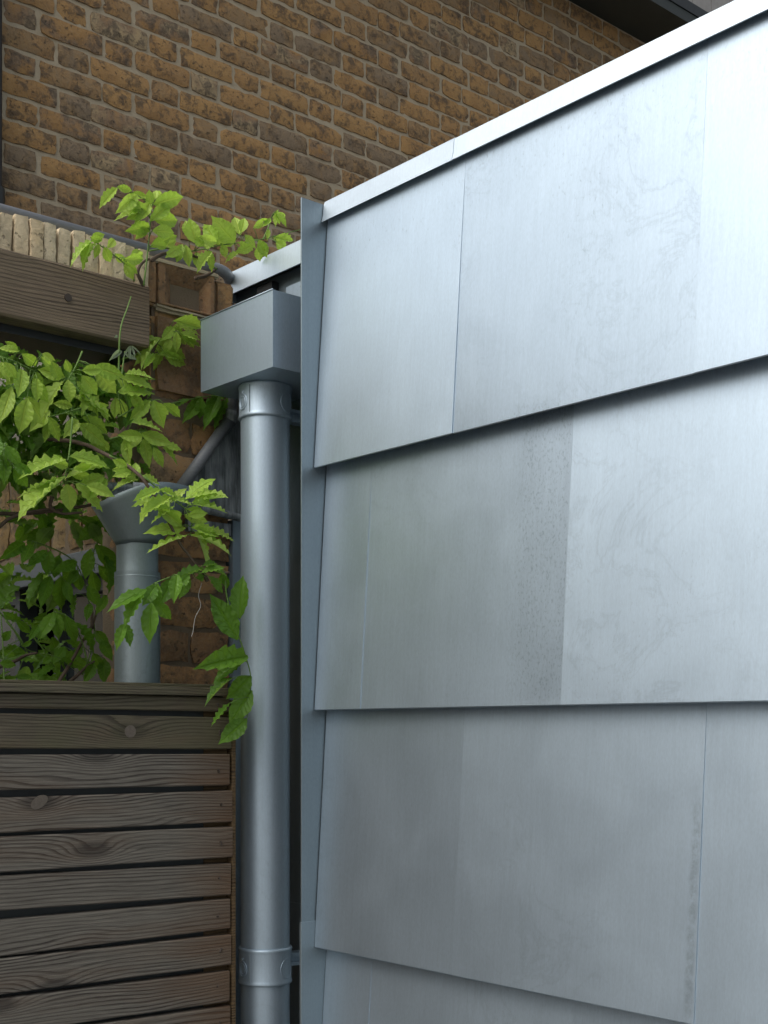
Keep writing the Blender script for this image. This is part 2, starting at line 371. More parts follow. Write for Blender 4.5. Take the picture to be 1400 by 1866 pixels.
# ------------------------------------------------------------------ brick house behind
YB = 3.83; X0, X1 = 1.62, 7.0; ZE = H + 3.26
house = empty('brick_house', (X0, YB, 0)); tag(house, 'tall yellow stock brick house wall rising behind the metal extension', 'house')
MB().box(X0, X1, YB, YB+5.0, 0, ZE).build('wall', M['mortar'], house)
def visible(x, z):                       # seen above the metal coping and the garden parapet from the yard
    zr = z - H; k = 1.5455/x
    if YB*k < 1.96 and zr*k < 1.0165: return False
    k2 = 2.33/YB
    if x*k2 < 1.62 and zr*k2 < .97: return False
    d = Vector((x, YB)); fw = Vector((.6563, .7544)); rt = Vector((.7544, -.6563))
    dep = d.dot(fw); return abs(d.dot(rt)/dep) < .31 and zr/dep < .575
rows = []; pitch = .0748; z00 = H + 2.2113 + pitch/2
for k in range(-16, 15):
    zc = z00 + k*pitch
    if zc + .034 > ZE: continue
    ph = 1.989 if k % 2 == 0 else 2.168
    n0 = int((X0 - ph)/.3395) - 1
    for j in range(n0, 18):
        xs = ph + j*.3395 + R.uniform(-.004, .004); xh = xs + .1695 + R.uniform(-.004, .004)
        for xx, kind, hl in ((xs, 0, .107), (xh, 1, .052)):
            if xx - hl < X0 - .002 or xx + hl > 5.35: continue
            rows.append((visible(xx, zc), math.hypot(xx, YB), xx, zc + R.uniform(-.0022, .0022), kind))
vis = sorted([b for b in rows if b[0]], key=lambda b: b[1]); rest = [b for b in rows if not b[0]] + vis[300:]
def brick_mtx(b):
    return Matrix.Translation((b[2], YB - .0068 + R.uniform(-.0022, .0015), b[3])) @ Matrix.Rotation(R.uniform(-.010, .010), 4, 'Y') @ Matrix.Rotation(R.uniform(-.012, .012), 4, 'Z') @ Matrix.Scale(R.choice((-1, 1)), 4, (1, 0, 0))
for b in vis[:300]:
    link('brick', R.choice(HEADER if b[4] else STRETCH), None, house, brick_mtx(b))
bm = bmesh.new()
for b in rest:
    me = R.choice(HEADER if b[4] else STRETCH); n = len(bm.verts); bm.from_mesh(me); bm.verts.ensure_lookup_table()
    bmesh.ops.transform(bm, matrix=brick_mtx(b), verts=bm.verts[n:])
bmesh.ops.recalc_face_normals(bm, faces=bm.faces)
me = bpy.data.meshes.new('brickwork'); bm.to_mesh(me); bm.free(); me.materials.append(M['brick'])
tag(link('brickwork', me, None, house), kind='stuff')
MB().box(X0 - .05, X1, YB - .24, YB + 5, ZE + .002, ZE + .05).build('soffit', M['soffit'], house)
MB().box(X0 - .05, X1, YB - .245, YB - .215, ZE + .052, ZE + .10).build('fascia', M['black'], house)
x = X0
while x < X1 - .1:
    MB().box(x, x + .146, YB - .20, YB - .18, ZE + .055, ZE + 1.2).build('cladding_board', M['clad'], house)
    x += .15
MB().box(X0, X1, YB - .178, YB + 5, ZE + .052, ZE + 1.2).build('upper_storey', M['soffit'], house)
# black rainwater pipe at the house corner
dp = MB().tube([(1.698, YB - .045, 0), (1.698, YB - .045, ZE - .01)], .034, 20).build('black_downpipe', M['black'], None, auto=40)
tag(dp, 'thin black downpipe at the far left edge of the brick house', 'downpipe')
MB().lathe([(.034, H+1.60), (.042, H+1.605), (.042, H+1.66), (.034, H+1.665)], 1.698, YB - .045, 20).build('collar', M['black'], dp, auto=40)
MB().box(1.68, 1.716, YB - .045, YB, H+2.6, H+2.63).build('bracket', M['black'], dp)

# ------------------------------------------------------------------ metal clad extension
ext = empty('zinc_clad_extension', (1.6, 1.96, 0))
tag(ext, 'extension wall clad in large overlapping pale grey metal sheets', 'extension')
YF = 1.96; XT, XB = 1.5605, 1.5265
MB().box(1.568, 3.6, -2.4, YF, 0, H + .995).build('core_wall', M['zinc_trim'], ext)
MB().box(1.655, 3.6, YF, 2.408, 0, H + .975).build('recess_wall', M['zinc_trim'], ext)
MB().box(1.64, 3.6, -2.4, 2.42, H + .998, H + 1.006).build('roof', M['roof'], ext)
def panel(yf, yn, zt, zb, seed, xt=XT):
    ny, nz = 16, 14; vs = []; fs = []
    r = random.Random(seed); lift0, lift1 = (0, r.uniform(.0005, .0010)); ph = r.uniform(0, 50)
    tilt = r.uniform(-.0015, .0015)
    for k in range(nz+1):
        a = k/nz; z = zt + (zb - zt)*a
        for i in range(ny+1):
            s = i/ny; y = yf + (yn - yf)*s
            xx = xt + (XB - xt)*a - (lift0*(1-s) + lift1*s)*min(1, a*4) + tilt*a
            amp = .0010*min(1, 4*a*(1-a)+.15)
            xx += amp*noise.noise((y*3.2+ph, z*3.0, seed)) + .00028*noise.noise((y*14+ph, z*2.5, seed+9))
            if k == nz: xx += 0
            vs.append((xx, y, z))
    W = ny+1
    fs += [(k*W+i, (k+1)*W+i, (k+1)*W+i+1, k*W+i+1) for k in range(nz) for i in range(ny)]
    m = MB().add(vs, fs)
    # folded hem and drip under the lap
    bot = vs[nz*W:]; n = len(bot)
    m.add(bot + [(p[0]+.0012, p[1], p[2]-.0016) for p in bot] + [(p[0]+.0030, p[1], p[2]+.010) for p in bot],
          [(i, i+1, n+i+1, n+i) for i in range(n-1)] + [(n+i, n+i+1, 2*n+i+1, 2*n+i) for i in range(n-1)])
    for c0, sgn in ((0, 1), (ny, -1)):
        e = [vs[k*W+c0] for k in range(nz+1)]
        m.add(e + [(p[0]+.0028, p[1], p[2]) for p in e], [(k, k+1, nz+2+k, nz+1+k) for k in range(nz)])
    me = m.mesh('panel'); sharp(me, 30)
    o = link('panel', me, M['zinc'], ext); o['tone'] = TONE.get((seed//100, seed % 100), r.uniform(-.04, .04)); return o
TONE = {(0, 0): .02, (0, 1): -.035, (0, 2): -.02, (1, 0): -.03, (1, 1): -.04, (1, 2): .055, (2, 0): -.04, (2, 1): .01, (2, 2): .035, (3, 0): -.02, (3, 1): -.05, (3, 2): .0}
rowsz = [(.999, .5034), (.560, .0409), (.098, -.412), (-.355, -.866), (-.81, -1.32), (-1.26, -1.54)]
for i, (zt, zb) in enumerate(rowsz):
    seams = [YF - .002] + ([1.579, 1.090, .600, .11, -.38, -1.1, -2.4] if i % 2 == 0 else [1.822, 1.337, .850, .36, -.13, -.9, -1.7, -2.4])
    for j in range(len(seams)-1):
        panel(seams[j], seams[j+1] + (.0002 if j < len(seams)-2 else 0), H + zt, H + zb, 100*i + j)
# coping, in lengths
def coping(y0, y1, d, zt=1.0165, zb=.9776, xf=1.5455):
    prof = [(xf-d, H+zb-d), (xf+.0035-d, H+zb+.012), (xf+.0055-d, H+zt-.006), (xf+.0075, H+zt+d), (1.70, H+zt+.012+d), (1.70, H+zt+.006), (xf+.016, H+zt-.004), (xf+.009, H+zt-.008), (xf+.0065-d, H+zb+.012), (xf+.003-d, H+zb+.0003)]
    me = MB().extrude_y(prof, y0, y1).mesh('coping'); sharp(me, 25); return link('coping', me, M['zinc_coping'], ext)
coping(1.60, YF - .0015, .0010); coping(.80, 1.63, 0); coping(.0, .83, .0010); coping(-2.4, .03, 0)
# end fin, two lapped lengths
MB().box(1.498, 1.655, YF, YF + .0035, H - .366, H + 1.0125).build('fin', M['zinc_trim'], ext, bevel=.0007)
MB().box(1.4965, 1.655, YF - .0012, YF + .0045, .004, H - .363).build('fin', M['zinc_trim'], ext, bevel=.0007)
# box gutter with drip edge beyond the fin
gp = [(1.622, H+.962), (1.626, H+1.012), (1.632, H+1.0165), (1.80, H+1.03), (1.80, H+1.026), (1.634, H+1.0125), (1.630, H+1.010), (1.627, H+.963)]
me = MB().extrude_y(gp, YF + .006, 2.403).mesh('gutter_fascia'); sharp(me, 30); link('gutter_fascia', me, M['zinc_coping'], ext)
MB().box(1.640, 1.654, YF + .006, 2.20, H + .885, H + .935).build('gutter_apron', M['zinc'], ext)
MB().box(1.625, 1.70, 2.4035, 2.4065, H + .955, H + 1.012).build('gutter_end', M['galv'], ext)
MB().box(1.636, 1.654, 2.245, 2.30, H + .86, H + .96).build('outlet', M['black'], ext)
MB().box(1.590, 1.612, 2.3245, 2.40, .004, H + .455).build('corner_strip', M['galv'], ext)
# lapped joint line on the recess wall
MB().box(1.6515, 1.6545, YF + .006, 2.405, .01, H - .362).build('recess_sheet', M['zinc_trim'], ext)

# ------------------------------------------------------------------ rainwater hopper
hp = empty('rainwater_hopper', (1.56, 2.135, H + .69))
tag(hp, 'square galvanised metal rainwater box under the gutter end', 'hopper')
hx0, hx1, hy0, hy1, hz0, hz1 = 1.467, 1.654, 2.010, 2.260, H + .696, H + .8435; th = .0016
hm = MB(); hm.box(hx0, hx0+th, hy0, hy1, hz0, hz1); hm.box(hx0+th, hx1, hy0, hy0+th, hz0, hz1); hm.box(hx0+th, hx1, hy1-th, hy1, hz0, hz1); hm.box(hx0+th, hx1, hy0+th, hy1-th, hz0, hz0+th)
def hopper_box():
    bm = bmesh.new(); nx, ny, nz = 8, 10, 7
    m = MB()
    def grid(f, a, b):
        vs = [f(i/a, k/b) for k in range(b+1) for i in range(a+1)]
        m.add(vs, [(k*(a+1)+i, k*(a+1)+i+1, (k+1)*(a+1)+i+1, (k+1)*(a+1)+i) for k in range(b) for i in range(a)])
    bul = lambda s, t: .0016*math.sin(math.pi*s)*math.sin(math.pi*min(1, t))
    ez = lambda s: .0
    grid(lambda s, t: (hx0 - bul(s, t) + .25*bul(s, t)*noise.noise((s*4, t*4, 2)), hy0 + (hy1-hy0)*s, hz0 + (hz1-hz0)*t), ny, nz)
    grid(lambda s, t: (hx0 + (hx1-hx0)*s, hy0 - .3*bul(s, t), hz0 + (hz1-hz0)*t), nx, nz)
    grid(lambda s, t: (hx0 + (hx1-hx0)*s, hy1, hz0 + (hz1-hz0)*t), nx, nz)
    grid(lambda s, t: (hx1, hy0 + (hy1-hy0)*s, hz0 + (hz1-hz0)*t), 1, 1)
    grid(lambda s, t: (hx0 + (hx1-hx0)*s, hy0 + (hy1-hy0)*t, hz0), 4, 4)
    q = .0016
    m.box(hx0+.0005, hx0+q, hy0+.0005, hy1-.0005, hz0+q, hz1-.0003); m.box(hx0+q, hx1-q, hy0+.0004, hy0+q, hz0+q, hz1-.0003); m.box(hx0+q, hx1-q, hy1-q, hy1-.0004, hz0+q, hz1-.0003)
    me = m.mesh('box')
    bm.free(); sharp(me, 40)
    o = link('box', me, M['galv'], hp)
hopper_box()
MB().tube([(hx0-.0005, hy0-.0005, hz1+.0005), (hx0-.0005, hy1, hz1+.0005)], .0014, 6).build('rolled_rim', M['galv'], hp, smooth=True)

# ------------------------------------------------------------------ downpipes
def collar(cx, cy, r, z0, z1, parent, emblem_az=None):
    e = .0035
    prof = [(r, z0-.001), (r+.004, z0), (r+.0050, z0+.003), (r+.0042, z0+.006), (r+.0034, z0+.010), (r+.0034, z1-.010), (r+.0042, z1-.006), (r+.0050, z1-.003), (r+.004, z1), (r, z1+.001)]
    c = MB().lathe(prof, cx, cy, 64).build('collar', M['galv'], parent, auto=60)
    az = math.atan2(-cy, -cx)
    for da, nm in ((.62, 'seam'),):
        a = az - da; rr = r + .0036
        MB().tube([(cx+rr*math.cos(a), cy+rr*math.sin(a), z0+.006), (cx+rr*math.cos(a), cy+rr*math.sin(a), z1-.006)], .0011, 6).build(nm, M['zinc_trim'], c)
    def ring(a, zc, rad, wob, thick, nm):
        pts = []
        for k in range(25):
            t = 2*math.pi*k/24; dz = rad*math.cos(t)*(1.15 if wob else 1.); ds = rad*math.sin(t)
            aa = a + ds/(r+.0034); pts.append((cx+(r+.0036)*math.cos(aa), cy+(r+.0036)*math.sin(aa), zc+dz))
        MB().tube(pts, thick, 6, False).build(nm, M['galv'], c, smooth=True)
    zc = (z0+z1)/2
    ring(az - 1.02, zc - .004, .0135, True, .0012, 'emblem'); ring(az - 1.02, zc - .004, .0088, True, .0009, 'emblem')
    MB().tube([(cx+(r+.0036)*math.cos(az-1.02+q), cy+(r+.0036)*math.sin(az-1.02+q), zc+.0105+h) for q, h in ((-.05, .006), (0, .002), (.06, .0075))], .0011, 6).build('emblem', M['galv'], c, smooth=True)
    ring(az + 1.0, zc - .004, .020, False, .0007, 'knockout')
    return c
PX, PY, PR = 1.543, 2.140, .0495
def pipe_mesh(cx, cy, r, z0, z1):
    return MB().lathe([(r, z0 + (z1-z0)*k/6) for k in range(7)], cx, cy, 64)
dpipe = empty('round_downpipe', (PX, PY, 0)); tag(dpipe, 'tall round galvanised downpipe running the full height beside the metal wall', 'downpipe')
pipe_mesh(PX, PY, PR, .0, H + .7).build('pipe', M['galv'], dpipe, smooth=True)
collar(PX, PY, PR, H + .628, H + .6955, dpipe); collar(PX, PY, PR, H - .508, H - .436, dpipe)
for zb in (.640, -.474):
    b = MB(); z = H + zb + .012
    b.extrude_y([(PX+PR-.004, z), (1.651, z), (1.651, z+.007), (PX+PR-.004, z+.007)], PY-.012, PY+.012)
    b.extrude_y([(PX+PR-.004, z-.019), (1.651, z-.019), (1.651, z-.012), (PX+PR-.004, z-.012)], PY-.012, PY+.012)
    b.extrude_y([(PX+PR-.004, z-.0119), (1.651, z-.0119), (1.651, z-.0001), (PX+PR-.004, z-.0001)], PY-.004, PY+.012)
    b.build('bracket', M['galv'], dpipe)
QX, QY, QR = 1.307, 2.240, .0445
fp = empty('funnel_downpipe', (QX, QY, 0)); tag(fp, 'shorter galvanised downpipe with wide slanted funnel mouth behind the fence', 'downpipe')
pipe_mesh(QX, QY, QR, 0, H + .310).build('pipe', M['galv_shaded'], fp, smooth=True)
MB().lathe([(QR+.001, H+.300), (QR-.003, H+.308), (QR-.004, H+.312), (QR-.004, H+.360), (QR-.003, H+.364)], QX, QY, 64).build('neck', M['galv_shaded'], fp, auto=60)
def funnel():
    seg = 72; prof = 8; vs = []; az0 = math.atan2(.12, -.95)      # low lip points left, toward the yard
    for k in range(prof+1):
        t = k/prof
        for i in range(seg):
            a = 2*math.pi*i/seg
            cc = math.cos(a - az0); top = .116 - .044*.5*(cc + math.sqrt(cc*cc + .05))
            z = H + .362 + top*t; rr = QR - .003 + (top*t)*.66 + .003*t*t
            vs.append((QX + rr*math.cos(a), QY + rr*math.sin(a)*(.94 - .16*t), z))
    fs = [(k*seg+i, k*seg+(i+1) % seg, (k+1)*seg+(i+1) % seg, (k+1)*seg+i) for k in range(prof) for i in range(seg)]
    f = MB().add(vs, fs).build('funnel', M['galv_shaded'], fp, smooth=True)
    md = f.modifiers.new('sheet', 'SOLIDIFY'); md.thickness = .0016
    az = math.atan2(-QY, -QX) - 0.0 + .25
    for rad, th in ((.0145, .0008), (.0095, .0008), (.005, .0008)):
        pts = []
        for j in range(25):
            t = 2*math.pi*j/24; zz = .060 + rad*math.cos(t); rr = QR - .003 + zz*.66 + .0022
            a = az + rad*math.sin(t)/rr; pts.append((QX + rr*math.cos(a), QY + rr*math.sin(a)*.92, H + .362 + zz))
        MB().tube(pts, th, 5, False).build('emblem', M['galv_shaded'], f, smooth=True)
funnel()

# ------------------------------------------------------------------ gateway pier, coping and timber lintel
PF = 2.33
gw = empty('brick_gateway_pier', (1.49, PF, 0)); tag(gw, 'old brown brick pier between the two downpipes, topped by a hollowed brick', 'pier')
MB().box(1.396, 1.580, PF + .006, 2.54, 0, H + .965).build('core', M['mortar_dark'], gw)
PIER = [brick_mesh(.190 + R.uniform(-.003, .003), .064, .06, 200+i, .0042, 7, 3) for i in range(6)]
PHALF = [brick_mesh(.092 + R.uniform(-.003, .003), .064, .06, 220+i, .0042, 4, 3) for i in range(4)]
SIDE = [brick_mesh(.196, .064, .012, 240+i, .003, 5, 3) for i in range(4)]
for me in PIER + PHALF + SIDE: me.materials.append(M['brick_pier'])
z = .036; k = 0
while z < H + .66:
    if k % 2 == 0: link('brick', R.choice(PIER), None, gw, Matrix.Translation((1.488 + R.uniform(-.003, .003), PF - .005 + R.uniform(-.003, .003), z)) @ Matrix.Rotation(R.uniform(-.012, .012), 4, 'Y'))
    else:
        for xx in (1.440, 1.537): link('brick', R.choice(PHALF), None, gw, Matrix.Translation((xx + R.uniform(-.002, .002), PF - .005 + R.uniform(-.003, .003), z)) @ Matrix.Rotation(R.uniform(-.014, .014), 4, 'Y'))
    link('brick', R.choice(SIDE), None, gw, Matrix.Translation((1.3945 + R.uniform(-.0015, .0015), 2.437, z)) @ Matrix.Rotation(-math.pi/2, 4, 'Z') @ Matrix.Rotation(R.uniform(-.012, .012), 4, 'Y'))
    z += .0735; k += 1
def rough_block(name, x0, x1, y0, y1, z0, z1, mat, parent, seed, amp=.003, bev=.008):
    bm = bmesh.new(); bmesh.ops.create_cube(bm, size=1, matrix=Matrix.Translation(((x0+x1)/2, (y0+y1)/2, (z0+z1)/2)) @ Matrix.Diagonal((x1-x0, y1-y0, z1-z0, 1)))
    bmesh.ops.bevel(bm, geom=bm.edges[:], offset=bev, segments=2, affect='EDGES')
    bmesh.ops.subdivide_edges(bm, edges=[e for e in bm.edges if e.calc_length() > .03], cuts=3, use_grid_fill=True)
    for v in bm.verts: v.co += Vector((noise.noise(v.co*22+Vector((seed, 0, 0))), noise.noise(v.co*22+Vector((0, seed, 0))), noise.noise(v.co*22+Vector((0, 0, seed)))))*amp
    me = bpy.data.meshes.new(name); bm.to_mesh(me); bm.free(); sharp(me, 40)
    return link(name, me, mat, parent)
rough_block('brick', 1.392, 1.586, PF - .006, 2.50, H + .692, H + .868, M['brick_pier'], gw, 3, .004, .012)
rough_block('mortar_bed', 1.397, 1.545, PF - .010, PF + .06, H + .868, H + .884, M['mortar'], gw, 5, .005, .006)
# hollowed (frogged) brick on edge
def frog(x0, x1, z0, z1, y0, y1):
    o = [(x0, z0), (x1, z0), (x1, z1), (x0, z1)]; b = .017
    i1 = [(x0+b, z0+.004), (x1-b*.7, z0+.004), (x1-b*.7, z1-.010), (x0+b, z1-.010)]
    i2 = [(x0+b+.022, z0+.010), (x1-b-.012, z0+.010), (x1-b-.012, z1-.036), (x0+b+.022, z1-.036)]
    i3 = [(x0+b+.024, z0+.012), (x1-b-.014, z0+.012), (x1-b-.014, z1-.038), (x0+b+.024, z1-.038)]
    vs = [(x, y0, z) for x, z in o] + [(x, y0+.001, z) for x, z in i1] + [(x, y0+.018, z) for x, z in i2] + [(x, y0+.026, z) for x, z in i3] + [(x, y1, z) for x, z in o]
    fs = [(a*4+i, a*4+(i+1) % 4, a*4+4+(i+1) % 4, a*4+4+i) for a in range(3) for i in range(4)] + [(12, 13, 14, 15)] + [(i, 16+i, 16+(i+1) % 4, (i+1) % 4) for i in range(4)] + [(19, 18, 17, 16)]
    m = MB().add(vs, fs).build('frogged_brick', M['brick_pier'], gw, bevel=.0025)
    return m
frog(1.402, 1.540, H + .880, H + .968, PF - .012, PF + .10)
rough_block('brick', 1.543, 1.592, PF - .008, PF + .12, H + .872, H + .962, M['brick_pier'], gw, 8, .004, .006)
rough_block('brick', 1.368, 1.400, PF - .012, PF + .12, H + .875, H + .968, M['brick_pier'], gw, 9, .003, .005)

cop = empty('brick_coping', (1.0, PF, H + .893)); tag(cop, 'pale row of thin bricks set on edge on top of the timber beam', 'coping')
COP = []
for i in range(8):
    r = random.Random(300+i); me = brick_mesh(.0272 + r.uniform(-.003, .002), .081, .16, 300+i, .0009, 4, 8, (0, .001)); me.materials.append(M['brick_pale']); COP.append(me)
x = 1.354
while x > .24:
    link('brick', R.choice(COP), None, cop, Matrix.Translation((x, PF - .030 + R.uniform(-.006, .005), H + .9335 + R.uniform(-.002, .0015))) @ Matrix.Rotation(R.uniform(-.02, .085), 4, 'Y') @ Matrix.Rotation(R.uniform(-.12, .12), 4, 'Z'))
    x -= .0285 + R.uniform(-.0014, .003)
MB().box(.24, 1.366, PF - .016, PF + .125, H + .894, H + .962).build('mortar', M['mortar'], cop)
rough_block('mortar_cap', .24, 1.55, PF - .012, PF + .12, H + .9625, H + .974, M['mortar'], cop, 12, .004, .003)

bmn = empty('timber_beam', (.8, 2.36, H + .768)); tag(bmn, 'thick weathered timber beam carrying the pale brick coping', 'beam')
def beam_mesh():
    m = MB(); nx = 60; sec = [(2.270, .772), (2.2695, .83), (2.270, .888), (2.274, .892), (2.46, .892), (2.46, .768), (2.274, .768)]
    vs = []; 
    for i in range(nx+1):
        x = -1.25 + 1.25*i/nx
        for j, (y, z) in enumerate(sec):
            q = .0012*noise.noise((x*7, j*3., 1.)); vs.append((x, y-2.27+q, z-.83+q*.8))
    n = len(sec)
    m.add(vs, [(i*n+j, i*n+(j+1) % n, (i+1)*n+(j+1) % n, (i+1)*n+j) for i in range(nx) for j in range(n)] + [tuple(range(n)), tuple(nx*n+j for j in range(n))])
    return m
bo = beam_mesh().build('beam', M['beam'], bmn, auto=35, mtx=Matrix.Translation((1.3515, 2.27, H + .83)))
bo['knot_x'] = -5.0; bo['knot_z'] = 0.0
MB().tube([(1.173, 2.2705, H+.8285), (1.173, 2.2672, H+.8285)], .0075, 16).build('nail_head', M['screw'], bmn)
MB().box(.24, 1.343, 2.315, 2.458, H + .752, H + .7672).build('packer_board', M['black'], bmn)

gwall = empty('unseen_garden_wall', (-1.5, 2.4, 0)); tag(gwall, 'unseen garden wall left of the timber beam, added white for the metal sheets to reflect', 'wall')  # out-of-view wall, made white so the lower zinc rows reflect it pale
MB().box(-3.4, .098, 2.29, 2.49, 0, H + .96).build('wall', M['white_render'], gwall)
MB().box(-3.44, .10, 2.26, 2.52, H + .961, H + 1.0).build('coping', M['mortar'], gwall)
MB().box(.099, .235, 2.29, 2.49, 0, H + .766).build('pier', M['white_render'], gwall)

MB().box(-.12, .08, 2.521, 6.0, 0, H + 1.15).build('added_return', M['white_render'], gwall)  # unseen wall added to shade the passage and reflect pale in the zinc

# ------------------------------------------------------------------ side wall of the house wing with window
XW = 1.43
wing = empty('side_wing', (XW, 3.2, 0)); tag(wing, 'side wall with upright brick lintel and a dark window, behind the climber', 'wing')
MB().box(XW, 1.62, 2.545, YB - .002, H + .655, H + 1.05).build('upper_wall', M['roughcast'], wing)
MB().box(XW + .004, 1.62, 2.545, YB - .002, H + .412, H + .654).build('lintel_backing', M['mortar_dark'], wing)
SOLD = [brick_mesh(.066 + R.uniform(-.002, .002), .216, .05, 400+i, .0045, 3, 8) for i in range(7)]
for me in SOLD: me.materials.append(M['brick_soldier'])
y = 2.585
while y < 3.78:
    link('brick', R.choice(SOLD), None, wing, Matrix.Translation((XW - .004 + R.uniform(-.004, .003), y, H + .535 + R.uniform(-.007, .004))) @ Matrix.Rotation(-math.pi/2, 4, 'Z') @ Matrix.Rotation(R.uniform(-.02, .02), 4, 'Y'))
    y += .0755 + R.uniform(-.002, .002)
MB().box(XW - .012, 1.60, 2.55, YB - .004, H + .352, H + .409).build('steel_lintel', M['steel'], wing, bevel=.002)
MB().tube([(XW-.012, 3.118, H+.387), (XW-.022, 3.118, H+.387)], .0125, 20).build('round_plate', M['olive'], wing)
for a, b in ((2.56, 2.60), (2.835, 2.86), (3.045, 3.07), (3.40, 3.44)):
    MB().box(XW + .012, XW + .06, a, b, 0, H + .350).build('window_frame', M['frame'], wing)
MB().box(XW + .014, XW + .058, 2.6005, 2.8345, H + .318, H + .350).build('window_frame', M['frame'], wing)
MB().box(XW + .014, XW + .058, 3.0705, 3.3995, H + .318, H + .350).build('window_frame', M['frame'], wing)
MB().box(XW + .032, XW + .038, 2.6005, 2.8345, 0, H + .3175).build('pane', M['glass'], wing)
MB().box(XW + .032, XW + .038, 3.0705, 3.3995, 0, H + .3175).build('pane', M['glass'], wing)
MB().box(1.60, 1.62, 2.545, YB - .003, 0, H + .411).build('dark_room', M['dark'], wing)
MB().box(XW, 1.59, 2.545, 2.558, 0, H + .350).build('reveal', M['frame'], wing)
MB().box(XW, 1.62, 3.442, YB - .003, 0, H + .350).build('far_wall', M['brick_pier'], wing)

# ------------------------------------------------------------------ lead flashing and waste pipe
lf = empty('lead_flashing', (1.53, 2.315, H + .46)); tag(lf, 'dark dressed lead flashing sheet on the pier below the slanting pipe', 'flashing')
m = MB(); pts = [(1.444, .470), (1.600, .458), (1.600, .668), (1.575, .665), (1.452, .512)]
n = len(pts)
m.add([(x, PF - .018, H+z) for x, z in pts] + [(x, PF - .0135, H+z) for x, z in pts], [tuple(range(n)), tuple(range(2*n-1, n-1, -1))] + [(i, n+i, n+(i+1) % n, (i+1) % n) for i in range(n)])
m.build('sheet', M['lead'], lf)
MB().tube(curve_pts([(1.44, PF-.022, H+.471), (1.50, PF-.024, H+.466), (1.56, PF-.024, H+.461), (1.602, PF-.020, H+.458)], 5), .0085, 10).build('rolled_edge', M['lead'], lf, smooth=True)
MB().box(1.47, 1.578, PF - .017, PF - .004, H + .418, H + .443).build('backing_board', M['lead'], lf)
# half round lead spout over the funnel mouth
m = MB(); nseg = 10; vs = []
for k in range(7):
    x = 1.285 + (1.452 - 1.285)*k/6; zc = H + .492 - .010*(1-k/6)
    for i in range(nseg+1):
        a = math.pi*i/nseg; vs.append((x, 2.262 - .047*math.cos(a), zc - .052*math.sin(a)*(.8+.2*k/6)))
m.add(vs, [(k*(nseg+1)+i, k*(nseg+1)+i+1, (k+1)*(nseg+1)+i+1, (k+1)*(nseg+1)+i) for k in range(6) for i in range(nseg)])
sp = m.build('spout', M['lead'], lf, smooth=True)
md = sp.modifiers.new('sheet', 'SOLIDIFY'); md.thickness = .004
MB().tube(curve_pts([(1.275, 2.300, H+.484), (1.30, 2.309, H+.488), (1.36, 2.309, H+.492), (1.452, 2.309, H+.498)], 4), .0085, 8).build('rolled_edge', M['lead'], lf, smooth=True)

wp = empty('waste_pipe', (1.5, 2.36, H + .98)); tag(wp, 'thin grey pipe along the coping, dropping and slanting to the funnel', 'pipe')
MB().tube([(.2, 2.372, H+1.0015), (.9, 2.368, H+1.0015), (1.560, 2.360, H+1.0015)], .0115, 16).build('run', M['pipe_grey'], wp, smooth=True)
MB().tube(curve_pts([(1.553, 2.360, H+1.0015), (1.590, 2.364, H+1.0015), (1.622, 2.385, H+.998), (1.645, 2.418, H+.982), (1.653, 2.434, H+.945)], 6), .0125, 16).build('elbow', M['pipe_grey'], wp, smooth=True)
MB().tube(curve_pts([(1.653, 2.434, H+.952), (1.652, 2.43, H+.87), (1.604, 2.312, H+.79), (1.572, 2.297, H+.74), (1.566, 2.296, H+.665)], 6), .0122, 16).build('drop', M['pipe_grey'], wp, smooth=True)
MB().tube([(1.5675, 2.296, H+.678), (1.562, 2.2955, H+.656)], .0139, 16).build('socket', M['lead'], wp, smooth=True)
MB().tube([(1.5655, 2.296, H+.664), (1.434, 2.286, H+.498)], .0125, 16).build('slant', M['pipe_grey'], wp, smooth=True)

# ------------------------------------------------------------------ slatted fence
FA = math.atan(-.068)
fm = Matrix.Translation((1.4325, 2.10, H)) @ Matrix.Rotation(FA, 4, 'Z')
fence = empty('slatted_fence', (1.43, 2.12, 0)); tag(fence, 'weathered horizontal slat timber fence in front of the downpipes', 'fence')
DL = .4603
SL = [(1262, 1271, 1290, 1297, 418, -5, 0), (1300, 1307, 1364, 1365, 422, 224, 1333), (1375.5, 1374, 1440, 1431, 418, 168, 1376), (1454, 1441, 1518.5, 1498, 424, 62, 1462),
      (1525, 1507, 1590, 1562, 424, 155, 1549), (1596.5, 1574, 1660, 1631, 421, -5, 0), (1677.5, 1638, 1744, 1692, 420, -5, 0), (1748, 1703.5, 1813, 1758, 421, 92, 1800),
      (1821, 1769, 1886, 1825, 418, -2, 1832), (1893, 1833, 1958, 1888, 420, -5, 0), (1968, 1898, 2033, 1953, 421, -5, 0), (2040, 1962, 2105, 2017, 420, -5, 0)]
def zl(v): return (1332 - v)/2366*2.2468
def zr(v): return (1332 - v)/2366*2.5247
